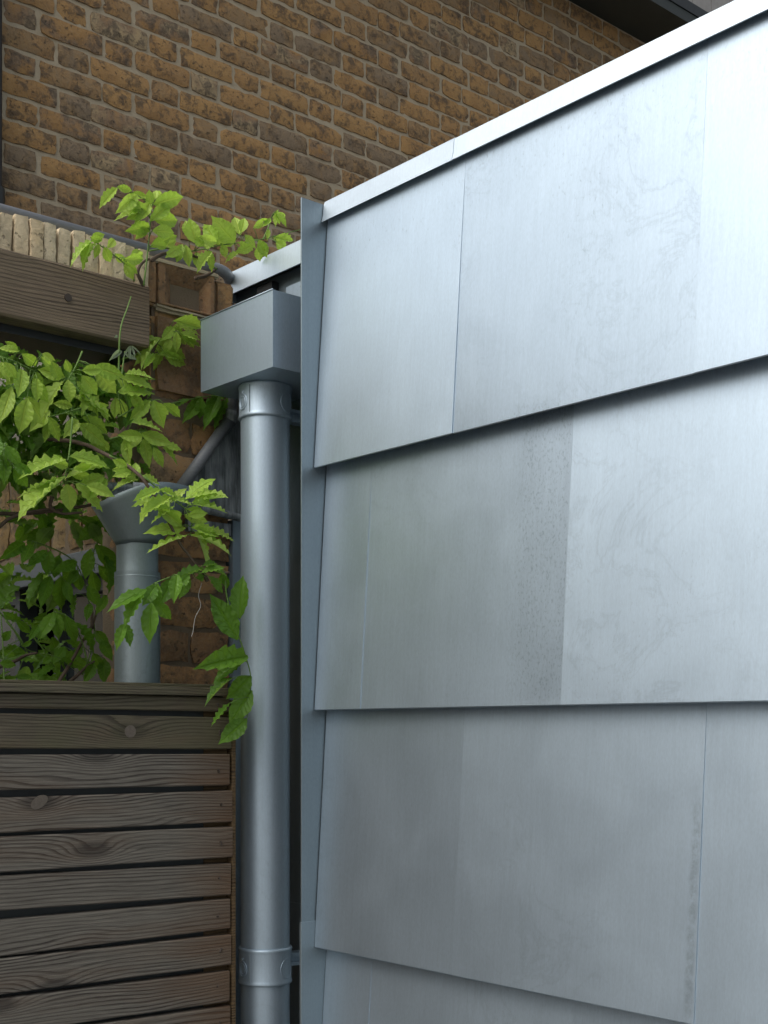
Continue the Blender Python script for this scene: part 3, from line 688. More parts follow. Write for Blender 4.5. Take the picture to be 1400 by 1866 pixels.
def slat_mesh(length, hL, hR, notch=None, seed=0):
    nx = 54; vs = []; rr = random.Random(seed); T = .019; b = .0022
    for i in range(nx+1):
        x = -length + length*i/nx
        h = hL + (hR - hL)*(1 + x/DL) if x > -DL else hL
        q = .0008*noise.noise((x*6+seed*5, 0, 0)); t = h/2 + q; bo = -h/2 + .0008*noise.noise((x*6+seed*5, 4, 0))
        if notch and abs(x - notch) < .013: t -= .0075*math.cos((x-notch)/.013*math.pi/2)
        yw = .0012*noise.noise((x*3+seed, 2, 0))
        vs += [(x, yw, bo+b), (x, yw, t-b), (x, yw+b, t), (x, yw+T, t), (x, yw+T, bo), (x, yw+b, bo)]
    m = MB().add(vs, [(i*6+j, i*6+(j+1) % 6, i*6+6+(j+1) % 6, i*6+6+j) for i in range(nx) for j in range(6)] + [tuple(range(6)), tuple(nx*6+j for j in range(6))])
    me = m.mesh('slat'); sharp(me, 30); return me
for i, (tl, tr_, bl, br, ue, ku, kv) in enumerate(SL):
    ztl, ztr, zbl, zbr = zl(tl), zr(tr_), zl(bl), zr(br)
    cl, cr = (ztl+zbl)/2, (ztr+zbr)/2; ang = math.atan2(cr-cl, DL)
    xo = (ue - 421)*.00109
    kx = (ku - 421)/421*DL*1.0 if ku > -4 else -9.0
    notch = kx if i == 2 else None
    me = slat_mesh(1.75, ztl-zbl, ztr-zbr, notch, i)
    o = link('slat', me, M['slat_moss'] if i < 2 else M['slat'], fence, fm @ Matrix.Translation((xo, R.uniform(-.0015, .0015), cr)) @ Matrix.Rotation(-ang, 4, 'Y'))
    f = (ku/421.)
    kz = (1332 - kv)/2366*(2.2468 + (2.5247-2.2468)*f) - (cl + (cr-cl)*f) if ku > -4 else 0.0
    o['knot_x'] = kx; o['knot_z'] = kz
    if i in (1, 3):
        rad = .0115 if i == 1 else .014
        k = MB().tube([(kx, -.0006, kz), (kx, .004, kz)], rad, 22)
        for q in range(len(k.v)):
            v = k.v[q]
            if i == 3: k.v[q] = (kx + (v[0]-kx)*1.0 + (v[2]-kz)*.5, v[1], kz + (v[2]-kz)*.9)
        ko = k.build('knot', M['knot'], o, mtx=WM[o.name]); ko['knot_x'] = -9.0; ko['knot_z'] = 0.
    for sx in (-.026,):
        MB().tube([(sx + R.uniform(-.005, .004), .0008, R.uniform(-.006, .006)), (sx, -.0006, R.uniform(-.006, .006))], .0026, 10).build('screw', M['screw'], o, mtx=WM[o.name])
def fbox(name, x0, x1, y0, y1, z0, z1, mat, bevel=.002):
    o = MB().box(x0, x1, y0, y1, z0, z1).build(name, mat, fence, bevel=bevel, mtx=fm.copy()); o['knot_x'] = -9.; o['knot_z'] = 0.; return o
o = fbox('cap_rail', -1.75, -.004, -.012, .024, zl(1262) + .001, zl(1245), M['slat_moss'])
o = fbox('back_rail', -1.75, -.002, .026, .060, .060, .0905, M['slat_moss'])
fbox('backing_board', -1.74, -.0485, .0225, .032, -H + .003, .055, M['black'], 0)
fbox('trim_strip', .0035, .0130, .003, .0222, -H + .002, .060, M['post'])
fbox('post', -.048, .0125, .0225, .082, -H + .002, .0595, M['post'])
fbox('post', -1.40, -1.34, .0225, .082, -H + .002, .0595, M['post'])

# ------------------------------------------------------------------ wisteria
LEAVES = [
 (1, [[1.3133,2.227,2.4225],[1.3207,2.227,2.478],[1.3281,2.227,2.5445],[1.3318,2.227,2.5994]],
  [[1.2496,2.2168,2.593,1.2143,2.2251,2.5483,0.0219,-0.544,-0.79,0.283],
   [1.2442,2.2072,2.5906,1.273,2.1995,2.5876,0.0157,-0.277,-0.89,-0.363],
   [1.2832,2.2004,2.5833,1.2374,2.1993,2.5361,0.0275,0.001,-1.0,0.022],
   [1.3066,2.2032,2.5874,1.2782,2.2208,2.5915,0.016,-0.534,-0.802,-0.267],
   [1.3176,2.2073,2.5809,1.2802,2.2035,2.5295,0.0225,-0.146,-0.973,0.179],
   [1.3252,2.2098,2.5794,1.3948,2.2048,2.6128,0.0332,-0.027,-0.995,-0.091],
   [1.3076,2.2111,2.5612,1.244,2.2194,2.5386,0.0258,-0.286,-0.815,0.505],
   [1.3294,2.2312,2.5438,1.2682,2.2159,2.5142,0.0287,0.292,-0.95,-0.115],
   [1.3336,2.2258,2.5584,1.3994,2.2243,2.5707,0.0324,0.036,-0.95,-0.31],
   [1.3279,2.2287,2.5017,1.3731,2.2187,2.5296,0.0237,-0.128,-0.981,-0.143],
   [1.3244,2.2166,2.592,1.3585,2.2278,2.6177,0.0161,0.235,-0.966,0.111],
   [1.3198,2.2048,2.5251,1.3704,2.2022,2.5328,0.0274,-0.019,-0.977,-0.213],
   [1.3055,2.2013,2.5577,1.2625,2.2019,2.5624,0.0254,-0.063,-0.873,-0.483],
   [1.3126,2.1989,2.5727,1.3036,2.19,2.5962,0.0183,-0.403,-0.793,-0.457],
   [1.2893,2.1967,2.5579,1.2559,2.2041,2.5716,0.0164,-0.265,-0.956,-0.128],
   [1.3201,2.225,2.5357,1.2975,2.23,2.5111,0.0192,-0.229,-0.973,0.01],
   [1.3138,2.2054,2.5422,1.369,2.2047,2.5957,0.0272,-0.106,-0.99,0.097],
   [1.3167,2.1962,2.4948,1.3524,2.2003,2.5,0.0184,0.142,-0.962,-0.231],
   [1.3212,2.1943,2.5836,1.325,2.2039,2.6091,0.0136,-0.562,-0.744,0.363],
   [1.3021,2.203,2.5597,1.2677,2.209,2.5349,0.0217,-0.05,-0.984,-0.17],
   [1.3395,2.2322,2.5886,1.3204,2.2377,2.6071,0.0166,-0.499,-0.823,-0.27]]),
 (1, [[1.288,2.217,2.4227],[1.264,2.217,2.4511],[1.2309,2.217,2.4663],[1.1983,2.217,2.4792]],
  [[1.1969,2.2144,2.4781,1.1481,2.2254,2.4291,0.027,-0.678,-0.464,0.57],
   [1.1885,2.2096,2.4726,1.1747,2.2199,2.4287,0.0197,-0.823,-0.552,0.13],
   [1.1906,2.2112,2.4756,1.2158,2.2024,2.4919,0.0187,-0.205,-0.958,-0.199],
   [1.2267,2.2138,2.4707,1.251,2.2214,2.4999,0.0175,0.02,-0.971,0.237],
   [1.2471,2.2208,2.4671,1.272,2.2268,2.4556,0.0171,-0.065,-0.82,-0.568],
   [1.2472,2.1835,2.4463,1.2912,2.1853,2.4573,0.0231,0.115,-0.948,-0.296],
   [1.2599,2.2099,2.4461,1.2806,2.2084,2.4209,0.019,-0.417,-0.86,-0.292],
   [1.2054,2.2089,2.4724,1.2027,2.2208,2.446,0.0135,-0.415,-0.845,-0.336],
   [1.217,2.2088,2.469,1.2374,2.2183,2.4452,0.0208,-0.236,-0.815,-0.529],
   [1.2692,2.197,2.4574,1.2989,2.2107,2.4874,0.0168,0.033,-0.921,0.388],
   [1.2041,2.2105,2.4766,1.1745,2.2296,2.4238,0.0262,-0.884,-0.178,0.432],
   [1.1849,2.2037,2.478,1.2123,2.2049,2.4773,0.0162,0.025,-0.877,-0.48],
   [1.2622,2.2165,2.4628,1.3046,2.234,2.4488,0.0225,0.092,-0.75,-0.655],
   [1.2611,2.2107,2.452,1.297,2.2194,2.4383,0.0161,0.001,-0.843,-0.538],
   [1.273,2.1899,2.4587,1.2992,2.2011,2.4736,0.0122,0.345,-0.934,0.096]]),
 (1, [[1.3405,2.252,2.5037],[1.3885,2.252,2.5209],[1.4338,2.252,2.5253],[1.5071,2.252,2.5555],[1.6043,2.252,2.591],[1.7197,2.252,2.6424]],
  [[1.3991,2.2278,2.5189,1.3548,2.2094,2.4834,0.0217,0.249,-0.951,0.182],
   [1.4131,2.2337,2.5284,1.4217,2.2329,2.4849,0.021,-0.559,-0.824,-0.095],
   [1.4379,2.2277,2.5339,1.4164,2.2267,2.5824,0.0342,-0.628,-0.721,-0.293],
   [1.4907,2.2376,2.5497,1.4664,2.2514,2.5926,0.032,-0.631,-0.768,-0.112],
   [1.5299,2.2294,2.5604,1.4731,2.2291,2.6012,0.0431,-0.295,-0.859,-0.418],
   [1.5501,2.2387,2.5841,1.5449,2.2533,2.6306,0.0276,-0.612,-0.772,0.173],
   [1.4521,2.2538,2.528,1.4448,2.2344,2.4874,0.0213,-0.64,-0.643,0.421],
   [1.4652,2.2293,2.5288,1.4813,2.2376,2.4889,0.0196,-0.117,-0.962,-0.248],
   [1.5685,2.2473,2.5912,1.5818,2.2283,2.5614,0.0196,-0.817,-0.576,0.002],
   [1.5882,2.2453,2.6105,1.6284,2.2578,2.6409,0.0173,0.208,-0.97,0.124],
   [1.5829,2.2181,2.5761,1.6056,2.2202,2.5442,0.0256,-0.475,-0.788,-0.391],
   [1.5691,2.2223,2.5612,1.5329,2.2298,2.542,0.0217,-0.094,-0.975,-0.203],
   [1.5476,2.2352,2.5482,1.5176,2.2475,2.5227,0.0162,-0.649,-0.591,0.479],
   [1.6426,2.2456,2.6034,1.7121,2.2637,2.6211,0.0188,0.223,-0.968,0.115],
   [1.6045,2.2523,2.5761,1.62,2.266,2.5509,0.0208,-0.422,-0.663,-0.618],
   [1.6468,2.2453,2.5938,1.6722,2.2541,2.586,0.0149,0.078,-0.778,-0.623],
   [1.424,2.2366,2.5474,1.4215,2.2469,2.5853,0.0222,-0.661,-0.734,0.156],
   [1.4474,2.2181,2.5302,1.4284,2.2293,2.5486,0.0189,-0.643,-0.735,-0.214],
   [1.5085,2.2439,2.5559,1.5172,2.2428,2.5293,0.0188,-0.629,-0.757,-0.176],
   [1.3971,2.2246,2.512,1.3917,2.2324,2.4877,0.0172,-0.548,-0.824,-0.144],
   [1.3788,2.2569,2.5331,1.4118,2.2584,2.5551,0.0193,0.056,-0.998,-0.015],
   [1.409,2.2397,2.5301,1.386,2.2216,2.4882,0.0178,-0.282,-0.815,0.506],
   [1.4841,2.2287,2.5505,1.4299,2.2121,2.5421,0.0236,0.324,-0.823,-0.466],
   [1.5475,2.2557,2.5714,1.4658,2.249,2.5823,0.0371,0.001,-0.857,-0.515],
   [1.5399,2.2207,2.5811,1.5466,2.217,2.6164,0.0221,-0.496,-0.869,0.002],
   [1.4698,2.2229,2.5247,1.4221,2.2078,2.4755,0.0197,-0.485,-0.587,0.648],
   [1.5914,2.251,2.5663,1.5424,2.2354,2.5657,0.0187,0.278,-0.86,-0.429],
   [1.6485,2.2578,2.6088,1.6925,2.266,2.5995,0.0159,0.108,-0.94,-0.322],
   [1.5952,2.2253,2.5754,1.5994,2.2127,2.544,0.0186,-0.674,-0.712,0.197],
   [1.6304,2.2207,2.5841,1.6455,2.2092,2.5764,0.0139,-0.669,-0.686,-0.287],
   [1.4755,2.2444,2.5371,1.4694,2.2542,2.5714,0.0217,-0.702,-0.708,0.077],
   [1.4031,2.2408,2.5095,1.3768,2.2256,2.4934,0.0109,0.426,-0.892,0.152],
   [1.3739,2.2429,2.5199,1.3848,2.2233,2.5258,0.0143,-0.649,-0.526,-0.55]]),
 (1, [[1.6257,2.262,2.6004],[1.6387,2.262,2.6283],[1.6488,2.262,2.6556],[1.6664,2.262,2.6697]],
  [[1.6369,2.2575,2.623,1.6233,2.2446,2.5948,0.0106,-0.42,-0.732,0.536],
   [1.6403,2.2542,2.6464,1.6082,2.2376,2.6169,0.0106,0.085,-0.905,0.416],
   [1.6397,2.2316,2.6535,1.6546,2.2166,2.6237,0.0151,-0.508,-0.844,0.171],
   [1.6368,2.2375,2.6522,1.6653,2.2526,2.6382,0.0123,0.124,-0.79,-0.601],
   [1.6508,2.2409,2.6592,1.6772,2.2528,2.6555,0.0135,0.158,-0.598,-0.786],
   [1.6308,2.257,2.641,1.6055,2.2391,2.6326,0.0084,0.612,-0.663,-0.432],
   [1.6682,2.2661,2.6758,1.6649,2.2733,2.6405,0.0157,-0.929,-0.37,0.011],
   [1.6378,2.2326,2.6557,1.6626,2.2516,2.6501,0.0119,0.171,-0.477,-0.862]]),
 (1, [[1.3103,2.307,2.2941],[1.3605,2.307,2.3203],[1.4094,2.307,2.3578],[1.4555,2.307,2.3932],[1.4999,2.307,2.4092]],
  [[1.4101,2.2743,2.384,1.4957,2.2902,2.3929,0.0272,0.161,-0.971,0.178],
   [1.4305,2.3031,2.386,1.4926,2.2957,2.3786,0.0249,-0.037,-0.844,0.534],
   [1.428,2.2739,2.3629,1.4799,2.2721,2.3616,0.0194,-0.026,-0.967,0.254],
   [1.4314,2.2792,2.3536,1.4933,2.2907,2.3524,0.0205,0.177,-0.928,0.327],
   [1.4231,2.2912,2.3783,1.3869,2.2808,2.3429,0.0227,-0.087,-0.928,0.362],
   [1.4179,2.2743,2.3643,1.4232,2.2829,2.3236,0.019,-0.498,-0.833,-0.241],
   [1.4203,2.2993,2.3616,1.3843,2.304,2.323,0.0214,-0.271,-0.953,0.137],
   [1.4033,2.3013,2.3317,1.3819,2.3085,2.2866,0.0203,-0.732,-0.635,0.247],
   [1.3872,2.2875,2.3456,1.3238,2.2701,2.28,0.0288,-0.622,-0.361,0.695],
   [1.3975,2.2917,2.324,1.4648,2.3028,2.3063,0.0257,-0.009,-0.834,-0.552],
   [1.3707,2.2814,2.311,1.3334,2.2631,2.2726,0.0152,-0.23,-0.774,0.591],
   [1.3678,2.3021,2.3206,1.3321,2.2929,2.2875,0.0152,-0.199,-0.868,0.455],
   [1.4192,2.2911,2.3788,1.466,2.2984,2.3568,0.0205,0.277,-0.917,0.288],
   [1.425,2.2743,2.3661,1.4735,2.2878,2.345,0.02,0.322,-0.935,0.146],
   [1.4368,2.2956,2.375,1.4689,2.3132,2.3511,0.0163,-0.097,-0.735,-0.671],
   [1.4097,2.2825,2.3478,1.4018,2.2946,2.322,0.0181,-0.408,-0.868,-0.283],
   [1.3926,2.2919,2.3489,1.3209,2.2992,2.3183,0.0292,-0.368,-0.585,0.722],
   [1.3882,2.2929,2.3159,1.4701,2.3042,2.3335,0.0267,0.065,-0.95,0.306],
   [1.3761,2.3063,2.32,1.332,2.3042,2.3026,0.0163,-0.188,-0.797,0.575]]),
 (1, [[1.1727,2.212,2.2632],[1.1591,2.212,2.2319],[1.1434,2.212,2.2044]],
  [[1.1287,2.1835,2.196,1.1328,2.1829,2.1542,0.0259,-0.418,-0.908,-0.026],
   [1.1214,2.1885,2.1927,1.0663,2.1846,2.1207,0.0335,-0.698,-0.45,0.557],
   [1.1548,2.1995,2.2008,1.2066,2.1983,2.1424,0.0342,0.339,-0.886,0.317],
   [1.2002,2.21,2.2307,1.2575,2.2287,2.1984,0.0363,-0.031,-0.84,-0.542],
   [1.1605,2.189,2.211,1.1921,2.1887,2.1775,0.029,-0.411,-0.828,-0.381],
   [1.1337,2.2061,2.2056,1.0869,2.218,2.2158,0.0275,-0.282,-0.937,-0.205],
   [1.1509,2.2134,2.1753,1.2334,2.1963,2.1557,0.0366,0.064,-0.603,0.795],
   [1.1854,2.1932,2.1638,1.2271,2.204,2.1394,0.0192,0.331,-0.931,0.155],
   [1.1273,2.1894,2.2344,1.1453,2.207,2.216,0.0169,-0.2,-0.601,-0.773],
   [1.1553,2.1791,2.2171,1.1928,2.1649,2.224,0.0223,-0.318,-0.928,-0.193],
   [1.1686,2.2093,2.2005,1.1629,2.19,2.1357,0.0254,0.245,-0.935,0.256],
   [1.1863,2.1951,2.233,1.2484,2.1794,2.2204,0.0306,-0.283,-0.93,-0.235],
   [1.1211,2.2005,2.198,1.1003,2.1933,2.2284,0.0232,-0.369,-0.816,-0.445]]),
 (1, [[1.0052,2.202,2.2191],[1.0365,2.202,2.2151],[1.0705,2.202,2.2054]],
  [[1.0402,2.1877,2.1999,1.0235,2.1677,2.1449,0.0293,-0.228,-0.891,0.392],
   [1.0769,2.202,2.2046,1.0838,2.2094,2.1732,0.0211,-0.478,-0.826,-0.3],
   [1.0414,2.168,2.145,1.0345,2.1844,2.0811,0.0343,-0.357,-0.913,-0.196],
   [1.0254,2.1962,2.1675,0.9999,2.1904,2.0984,0.0286,-0.279,-0.943,0.183],
   [1.0295,2.1761,2.2278,0.9951,2.1889,2.2318,0.0164,-0.335,-0.934,0.127],
   [1.0407,2.1886,2.2278,1.0799,2.1992,2.2146,0.0227,0.092,-0.893,-0.442],
   [1.075,2.1827,2.2281,1.1049,2.195,2.2173,0.0169,0.162,-0.842,-0.515],
   [1.0163,2.1945,2.2019,0.9989,2.2109,2.1805,0.0199,-0.358,-0.859,-0.366],
   [1.0614,2.1878,2.1869,1.0885,2.1817,2.1456,0.0258,-0.529,-0.818,-0.227],
   [1.0022,2.1775,2.2035,1.0227,2.1728,2.177,0.0214,-0.517,-0.817,-0.254],
   [1.0302,2.1839,2.1931,1.0129,2.194,2.1683,0.0197,-0.296,-0.939,-0.177],
   [1.0578,2.2048,2.1587,1.1036,2.2167,2.1094,0.0296,-0.212,-0.887,-0.41],
   [1.032,2.1871,2.236,1.007,2.1859,2.2434,0.0125,-0.072,-0.917,-0.393],
   [1.072,2.1716,2.2307,1.0908,2.1596,2.2198,0.0143,-0.592,-0.794,-0.14],
   [1.0618,2.1721,2.1844,1.063,2.1764,2.1419,0.0218,-0.46,-0.882,-0.101],
   [1.0065,2.2005,2.2096,1.0131,2.1814,2.1741,0.0183,-0.57,-0.763,0.305]]),
 (1, [[1.2055,2.252,2.1731],[1.1595,2.252,2.1531],[1.1235,2.252,2.139]],
  [[1.1276,2.2556,2.1527,1.0861,2.2522,2.1077,0.0279,-0.183,-0.953,0.242],
   [1.1091,2.2186,2.1307,1.1399,2.2357,2.0903,0.0218,-0.133,-0.871,-0.472],
   [1.1676,2.2195,2.135,1.1299,2.203,2.0935,0.0258,-0.089,-0.895,0.437],
   [1.1777,2.23,2.1312,1.2324,2.2241,2.0945,0.0322,-0.281,-0.921,-0.27],
   [1.1957,2.2553,2.1511,1.2628,2.2595,2.1304,0.0277,0.068,-0.997,0.018],
   [1.1977,2.2373,2.1638,1.2354,2.221,2.1743,0.0188,-0.312,-0.905,-0.289],
   [1.1626,2.2317,2.1622,1.128,2.2431,2.1638,0.0186,-0.313,-0.912,-0.263],
   [1.2198,2.2568,2.1234,1.2472,2.2636,2.0775,0.0254,-0.411,-0.834,-0.369],
   [1.1228,2.248,2.1335,1.1143,2.2492,2.0896,0.0184,-0.334,-0.942,0.04],
   [1.2038,2.2451,2.1633,1.2233,2.238,2.1959,0.0161,-0.302,-0.953,-0.029],
   [1.2194,2.2517,2.1164,1.2656,2.2673,2.0939,0.0215,0.042,-0.86,-0.509]]),
 (1, [[1.265,2.242,2.1597],[1.3074,2.242,2.1858],[1.3508,2.242,2.2082]],
  [[1.3188,2.2114,2.1948,1.2817,2.227,2.1532,0.0268,-0.308,-0.948,-0.08],
   [1.3343,2.2249,2.1999,1.3482,2.2108,2.1456,0.0335,-0.64,-0.768,0.035],
   [1.36,2.2302,2.1998,1.4073,2.2327,2.1806,0.02,0.01,-0.994,-0.106],
   [1.2615,2.221,2.2294,1.3274,2.2051,2.2196,0.0286,-0.153,-0.892,0.425],
   [1.2688,2.2212,2.2392,1.3231,2.2043,2.2476,0.0236,-0.291,-0.538,0.791],
   [1.2489,2.2135,2.1993,1.3353,2.2143,2.2174,0.0314,-0.111,-0.821,0.56],
   [1.2799,2.2156,2.2039,1.3059,2.2143,2.1696,0.0234,-0.462,-0.828,-0.318],
   [1.2662,2.2441,2.1976,1.2957,2.2598,2.1624,0.0235,-0.241,-0.795,-0.557],
   [1.3381,2.2399,2.2013,1.3911,2.2535,2.1808,0.0286,-0.038,-0.785,-0.618],
   [1.26,2.2349,2.2308,1.2962,2.2194,2.1898,0.0249,-0.097,-0.956,0.276],
   [1.2487,2.2227,2.1919,1.2523,2.2331,2.1523,0.0197,-0.489,-0.831,-0.264]]),
 (1, [[1.2415,2.232,2.1119],[1.2894,2.232,2.1296],[1.3163,2.232,2.138]],
  [[1.3069,2.2286,2.1338,1.2648,2.2184,2.0918,0.0285,-0.136,-0.923,0.36],
   [1.3024,2.2166,2.1289,1.3633,2.1969,2.1142,0.0288,-0.337,-0.93,-0.148],
   [1.3189,2.2365,2.1241,1.3226,2.2218,2.0662,0.0248,-0.657,-0.74,0.147],
   [1.3273,2.2132,2.1052,1.3458,2.2069,2.067,0.0204,-0.503,-0.858,-0.102],
   [1.3498,2.2176,2.1092,1.4011,2.2351,2.0831,0.0209,0.418,-0.878,0.234],
   [1.2702,2.1986,2.142,1.3508,2.211,2.1439,0.0271,0.097,-0.729,0.678],
   [1.2703,2.228,2.1154,1.2753,2.2159,2.0632,0.0234,-0.584,-0.801,0.131],
   [1.297,2.2037,2.1208,1.2519,2.2199,2.1196,0.0244,-0.329,-0.926,-0.184],
   [1.3525,2.2286,2.1171,1.3926,2.2122,2.1111,0.0185,-0.241,-0.793,0.56]]),
 (0, [[1.4125,2.312,2.2207],[1.472,2.312,2.2419],[1.5196,2.312,2.2569],[1.5724,2.312,2.2658]],
  [[1.5033,2.3122,2.2484,1.4537,2.302,2.1926,0.0289,-0.131,-0.948,0.29],
   [1.5252,2.2832,2.2522,1.4803,2.2665,2.179,0.0311,-0.335,-0.853,0.4],
   [1.549,2.2836,2.2528,1.52,2.2961,2.1811,0.032,-0.869,-0.408,0.28],
   [1.4647,2.3005,2.2385,1.4297,2.3188,2.2203,0.018,-0.585,-0.682,0.439],
   [1.4812,2.2811,2.2434,1.4905,2.3,2.1993,0.0242,-0.437,-0.79,-0.43],
   [1.5653,2.3101,2.2667,1.4789,2.2906,2.2188,0.0292,-0.292,-0.579,0.761]]),
 (1, [[1.1211,2.152,2.1204],[1.1157,2.152,2.0598],[1.1059,2.152,2.0088],[1.0994,2.152,1.9921]],
  [[1.0992,2.1349,2.0369,1.0026,2.1257,1.9945,0.0384,-0.317,-0.469,0.824],
   [1.1789,2.1295,2.0369,1.0956,2.1361,2.013,0.0339,-0.241,-0.734,0.635],
   [1.1026,2.1248,2.0417,1.1877,2.1231,2.0341,0.0332,0.021,-0.9,0.435],
   [1.093,2.1332,2.0044,1.0096,2.1491,1.9661,0.0381,-0.444,-0.305,0.842],
   [1.0818,2.1259,1.9881,0.9856,2.1066,1.9271,0.0399,-0.493,-0.21,0.844],
   [1.1125,2.1564,1.9983,1.1211,2.1604,1.948,0.0312,-0.531,-0.833,-0.156],
   [1.1148,2.1275,1.9945,1.1859,2.1443,1.9551,0.0311,0.269,-0.96,0.077],
   [1.1323,2.1192,1.9925,1.1853,2.1066,1.9772,0.0239,-0.219,-0.975,0.047],
   [1.1728,2.1287,2.0159,1.123,2.1388,1.9892,0.0271,-0.171,-0.984,-0.056],
   [1.1109,2.149,2.0288,1.0673,2.1351,2.0326,0.0199,0.261,-0.906,-0.335],
   [1.1172,2.157,2.0209,1.1702,2.1651,2.0169,0.02,0.112,-0.921,-0.373],
   [1.0928,2.1224,2.0038,1.0283,2.1282,1.9458,0.0341,-0.659,-0.251,0.709],
   [1.1814,2.1327,2.0124,1.1419,2.1319,1.9711,0.0231,-0.18,-0.964,0.193],
   [1.1083,2.1566,2.0322,1.081,2.1463,2.0461,0.0169,0.053,-0.847,-0.528],
   [1.112,2.1285,2.0205,1.151,2.1303,2.0336,0.0168,0.038,-0.999,0.025]]),
 (0, [[0.9813,2.172,2.044],[1.0017,2.172,2.0353],[1.0161,2.172,2.0197]],
  [[0.9912,2.1536,2.028,0.989,2.1487,1.9818,0.026,-0.338,-0.934,0.115],
   [1.0123,2.1616,2.0128,1.0449,2.1689,1.9838,0.0243,-0.161,-0.899,-0.408],
   [0.9891,2.1402,2.0476,1.0122,2.1287,2.0125,0.0211,-0.497,-0.867,-0.043],
   [0.9778,2.1419,2.0577,0.964,2.1425,2.0158,0.0229,-0.391,-0.913,0.117],
   [0.9821,2.1529,2.031,0.9673,2.1493,1.9967,0.0211,-0.255,-0.944,0.21],
   [1.0025,2.1405,2.0153,1.0275,2.1207,2.0023,0.0204,-0.644,-0.762,-0.076],
   [0.9974,2.1607,2.0583,0.9873,2.1424,2.0076,0.0196,-0.733,-0.58,0.355],
   [0.9796,2.1427,2.0566,0.956,2.1581,2.0365,0.0195,-0.385,-0.893,-0.231]]),
 (1, [[1.1859,2.132,2.0564],[1.2259,2.132,2.0416],[1.2573,2.132,2.0273]],
  [[1.2198,2.0996,2.0177,1.2242,2.1031,2.047,0.0179,-0.391,-0.905,0.168],
   [1.2426,2.1268,2.0185,1.1889,2.1313,1.9992,0.0218,-0.306,-0.642,0.703],
   [1.2379,2.1069,2.0211,1.2945,2.1248,2.0175,0.0175,0.302,-0.883,0.36],
   [1.2044,2.1006,2.0339,1.1781,2.1079,2.0435,0.0181,-0.367,-0.866,-0.34],
   [1.2136,2.1007,2.0271,1.1743,2.0991,2.0117,0.0161,0.022,-0.999,0.046],
   [1.2318,2.1337,2.0283,1.2602,2.1425,2.0475,0.0159,0.171,-0.966,0.191],
   [1.2355,2.1237,2.021,1.1976,2.1375,2.0266,0.0174,-0.239,-0.85,0.47],
   [1.2286,2.1282,2.0437,1.1854,2.1185,2.0289,0.0156,0.223,-0.975,-0.014],
   [1.2119,2.0981,2.0205,1.1798,2.1084,2.0266,0.0147,-0.277,-0.95,0.145]]),
 (1, [[1.2219,2.072,2.0139],[1.2658,2.072,1.9871],[1.3192,2.072,1.9576],[1.3228,2.072,1.9148]],
  [[1.2432,2.0501,1.9884,1.1792,2.0373,1.9632,0.022,-0.178,-0.617,0.766],
   [1.2527,2.0696,1.9701,1.2037,2.0855,1.9646,0.0216,-0.274,-0.579,0.768],
   [1.2615,2.0422,1.9775,1.199,2.0388,1.9402,0.0256,-0.344,-0.69,0.637],
   [1.2365,2.0391,1.987,1.281,2.0417,1.9818,0.0161,0.09,-0.953,0.29],
   [1.2593,2.0423,1.9722,1.3137,2.0428,1.9736,0.0194,-0.011,-0.73,0.683],
   [1.3132,2.0758,1.9831,1.4122,2.0745,2.0187,0.0363,-0.29,-0.547,0.785],
   [1.3232,2.0687,1.9761,1.394,2.0533,1.9989,0.0293,-0.356,-0.37,0.858],
   [1.308,2.0413,1.9677,1.4029,2.0608,1.9717,0.0288,0.092,-0.609,0.787],
   [1.3027,2.0555,1.9608,1.3413,2.0464,1.9527,0.0165,-0.105,-0.872,0.478],
   [1.3139,2.0769,1.9299,1.2243,2.074,1.9134,0.0325,-0.044,-0.916,0.399],
   [1.2787,2.0586,1.9646,1.2342,2.0753,1.9306,0.0239,-0.649,-0.348,0.677],
   [1.2664,2.0634,1.9577,1.3099,2.0801,1.9494,0.0151,0.234,-0.846,-0.479],
   [1.3074,2.0704,1.953,1.3653,2.0716,1.9439,0.0215,-0.039,-0.931,-0.363],
   [1.3049,2.0401,1.9246,1.3845,2.0577,1.9193,0.0247,0.224,-0.944,0.243],
   [1.3487,2.0557,1.9279,1.4286,2.0724,1.92,0.0249,0.216,-0.725,0.654],
   [1.3067,2.058,1.9137,1.2097,2.0494,1.8764,0.0357,-0.304,-0.37,0.878],
   [1.3077,2.0482,1.9117,1.4086,2.0471,1.8996,0.0365,0.091,-0.575,0.813],
   [1.2444,2.0622,1.9664,1.1952,2.0476,1.9292,0.0196,-0.51,-0.316,0.8],
   [1.2745,2.0658,1.9803,1.2532,2.075,1.9406,0.0189,-0.711,-0.665,0.228],
   [1.2812,2.0779,1.9725,1.3066,2.0632,2.0034,0.0176,-0.787,-0.427,0.444],
   [1.2914,2.0416,1.9753,1.3538,2.0394,2.028,0.0294,-0.63,-0.248,0.736],
   [1.3026,2.0723,1.9321,1.2439,2.0588,1.9573,0.0235,0.022,-0.902,-0.431],
   [1.2598,2.0422,1.9553,1.2105,2.0454,1.9544,0.0189,-0.06,-0.722,0.69],
   [1.3033,2.0523,1.949,1.3378,2.0344,1.9558,0.0181,-0.444,-0.891,-0.091],
   [1.3123,2.0429,1.9322,1.3586,2.0535,1.9,0.0211,0.135,-0.982,-0.128],
   [1.3242,2.0617,1.922,1.3737,2.0672,1.8599,0.0323,0.472,-0.828,0.302]]),
 (0, [[1.4024,2.062,1.8514],[1.3455,2.062,1.8489],[1.2714,2.062,1.8329],[1.216,2.062,1.8027],[1.1801,2.062,1.744]],
  [[1.333,2.0429,1.8523,1.2663,2.0462,1.8341,0.0255,-0.233,-0.63,0.741],
   [1.3233,2.0318,1.8555,1.3625,2.0341,1.8672,0.0136,-0.135,-0.783,0.607],
   [1.3117,2.0602,1.8379,1.2962,2.0716,1.7948,0.0235,-0.551,-0.834,-0.022],
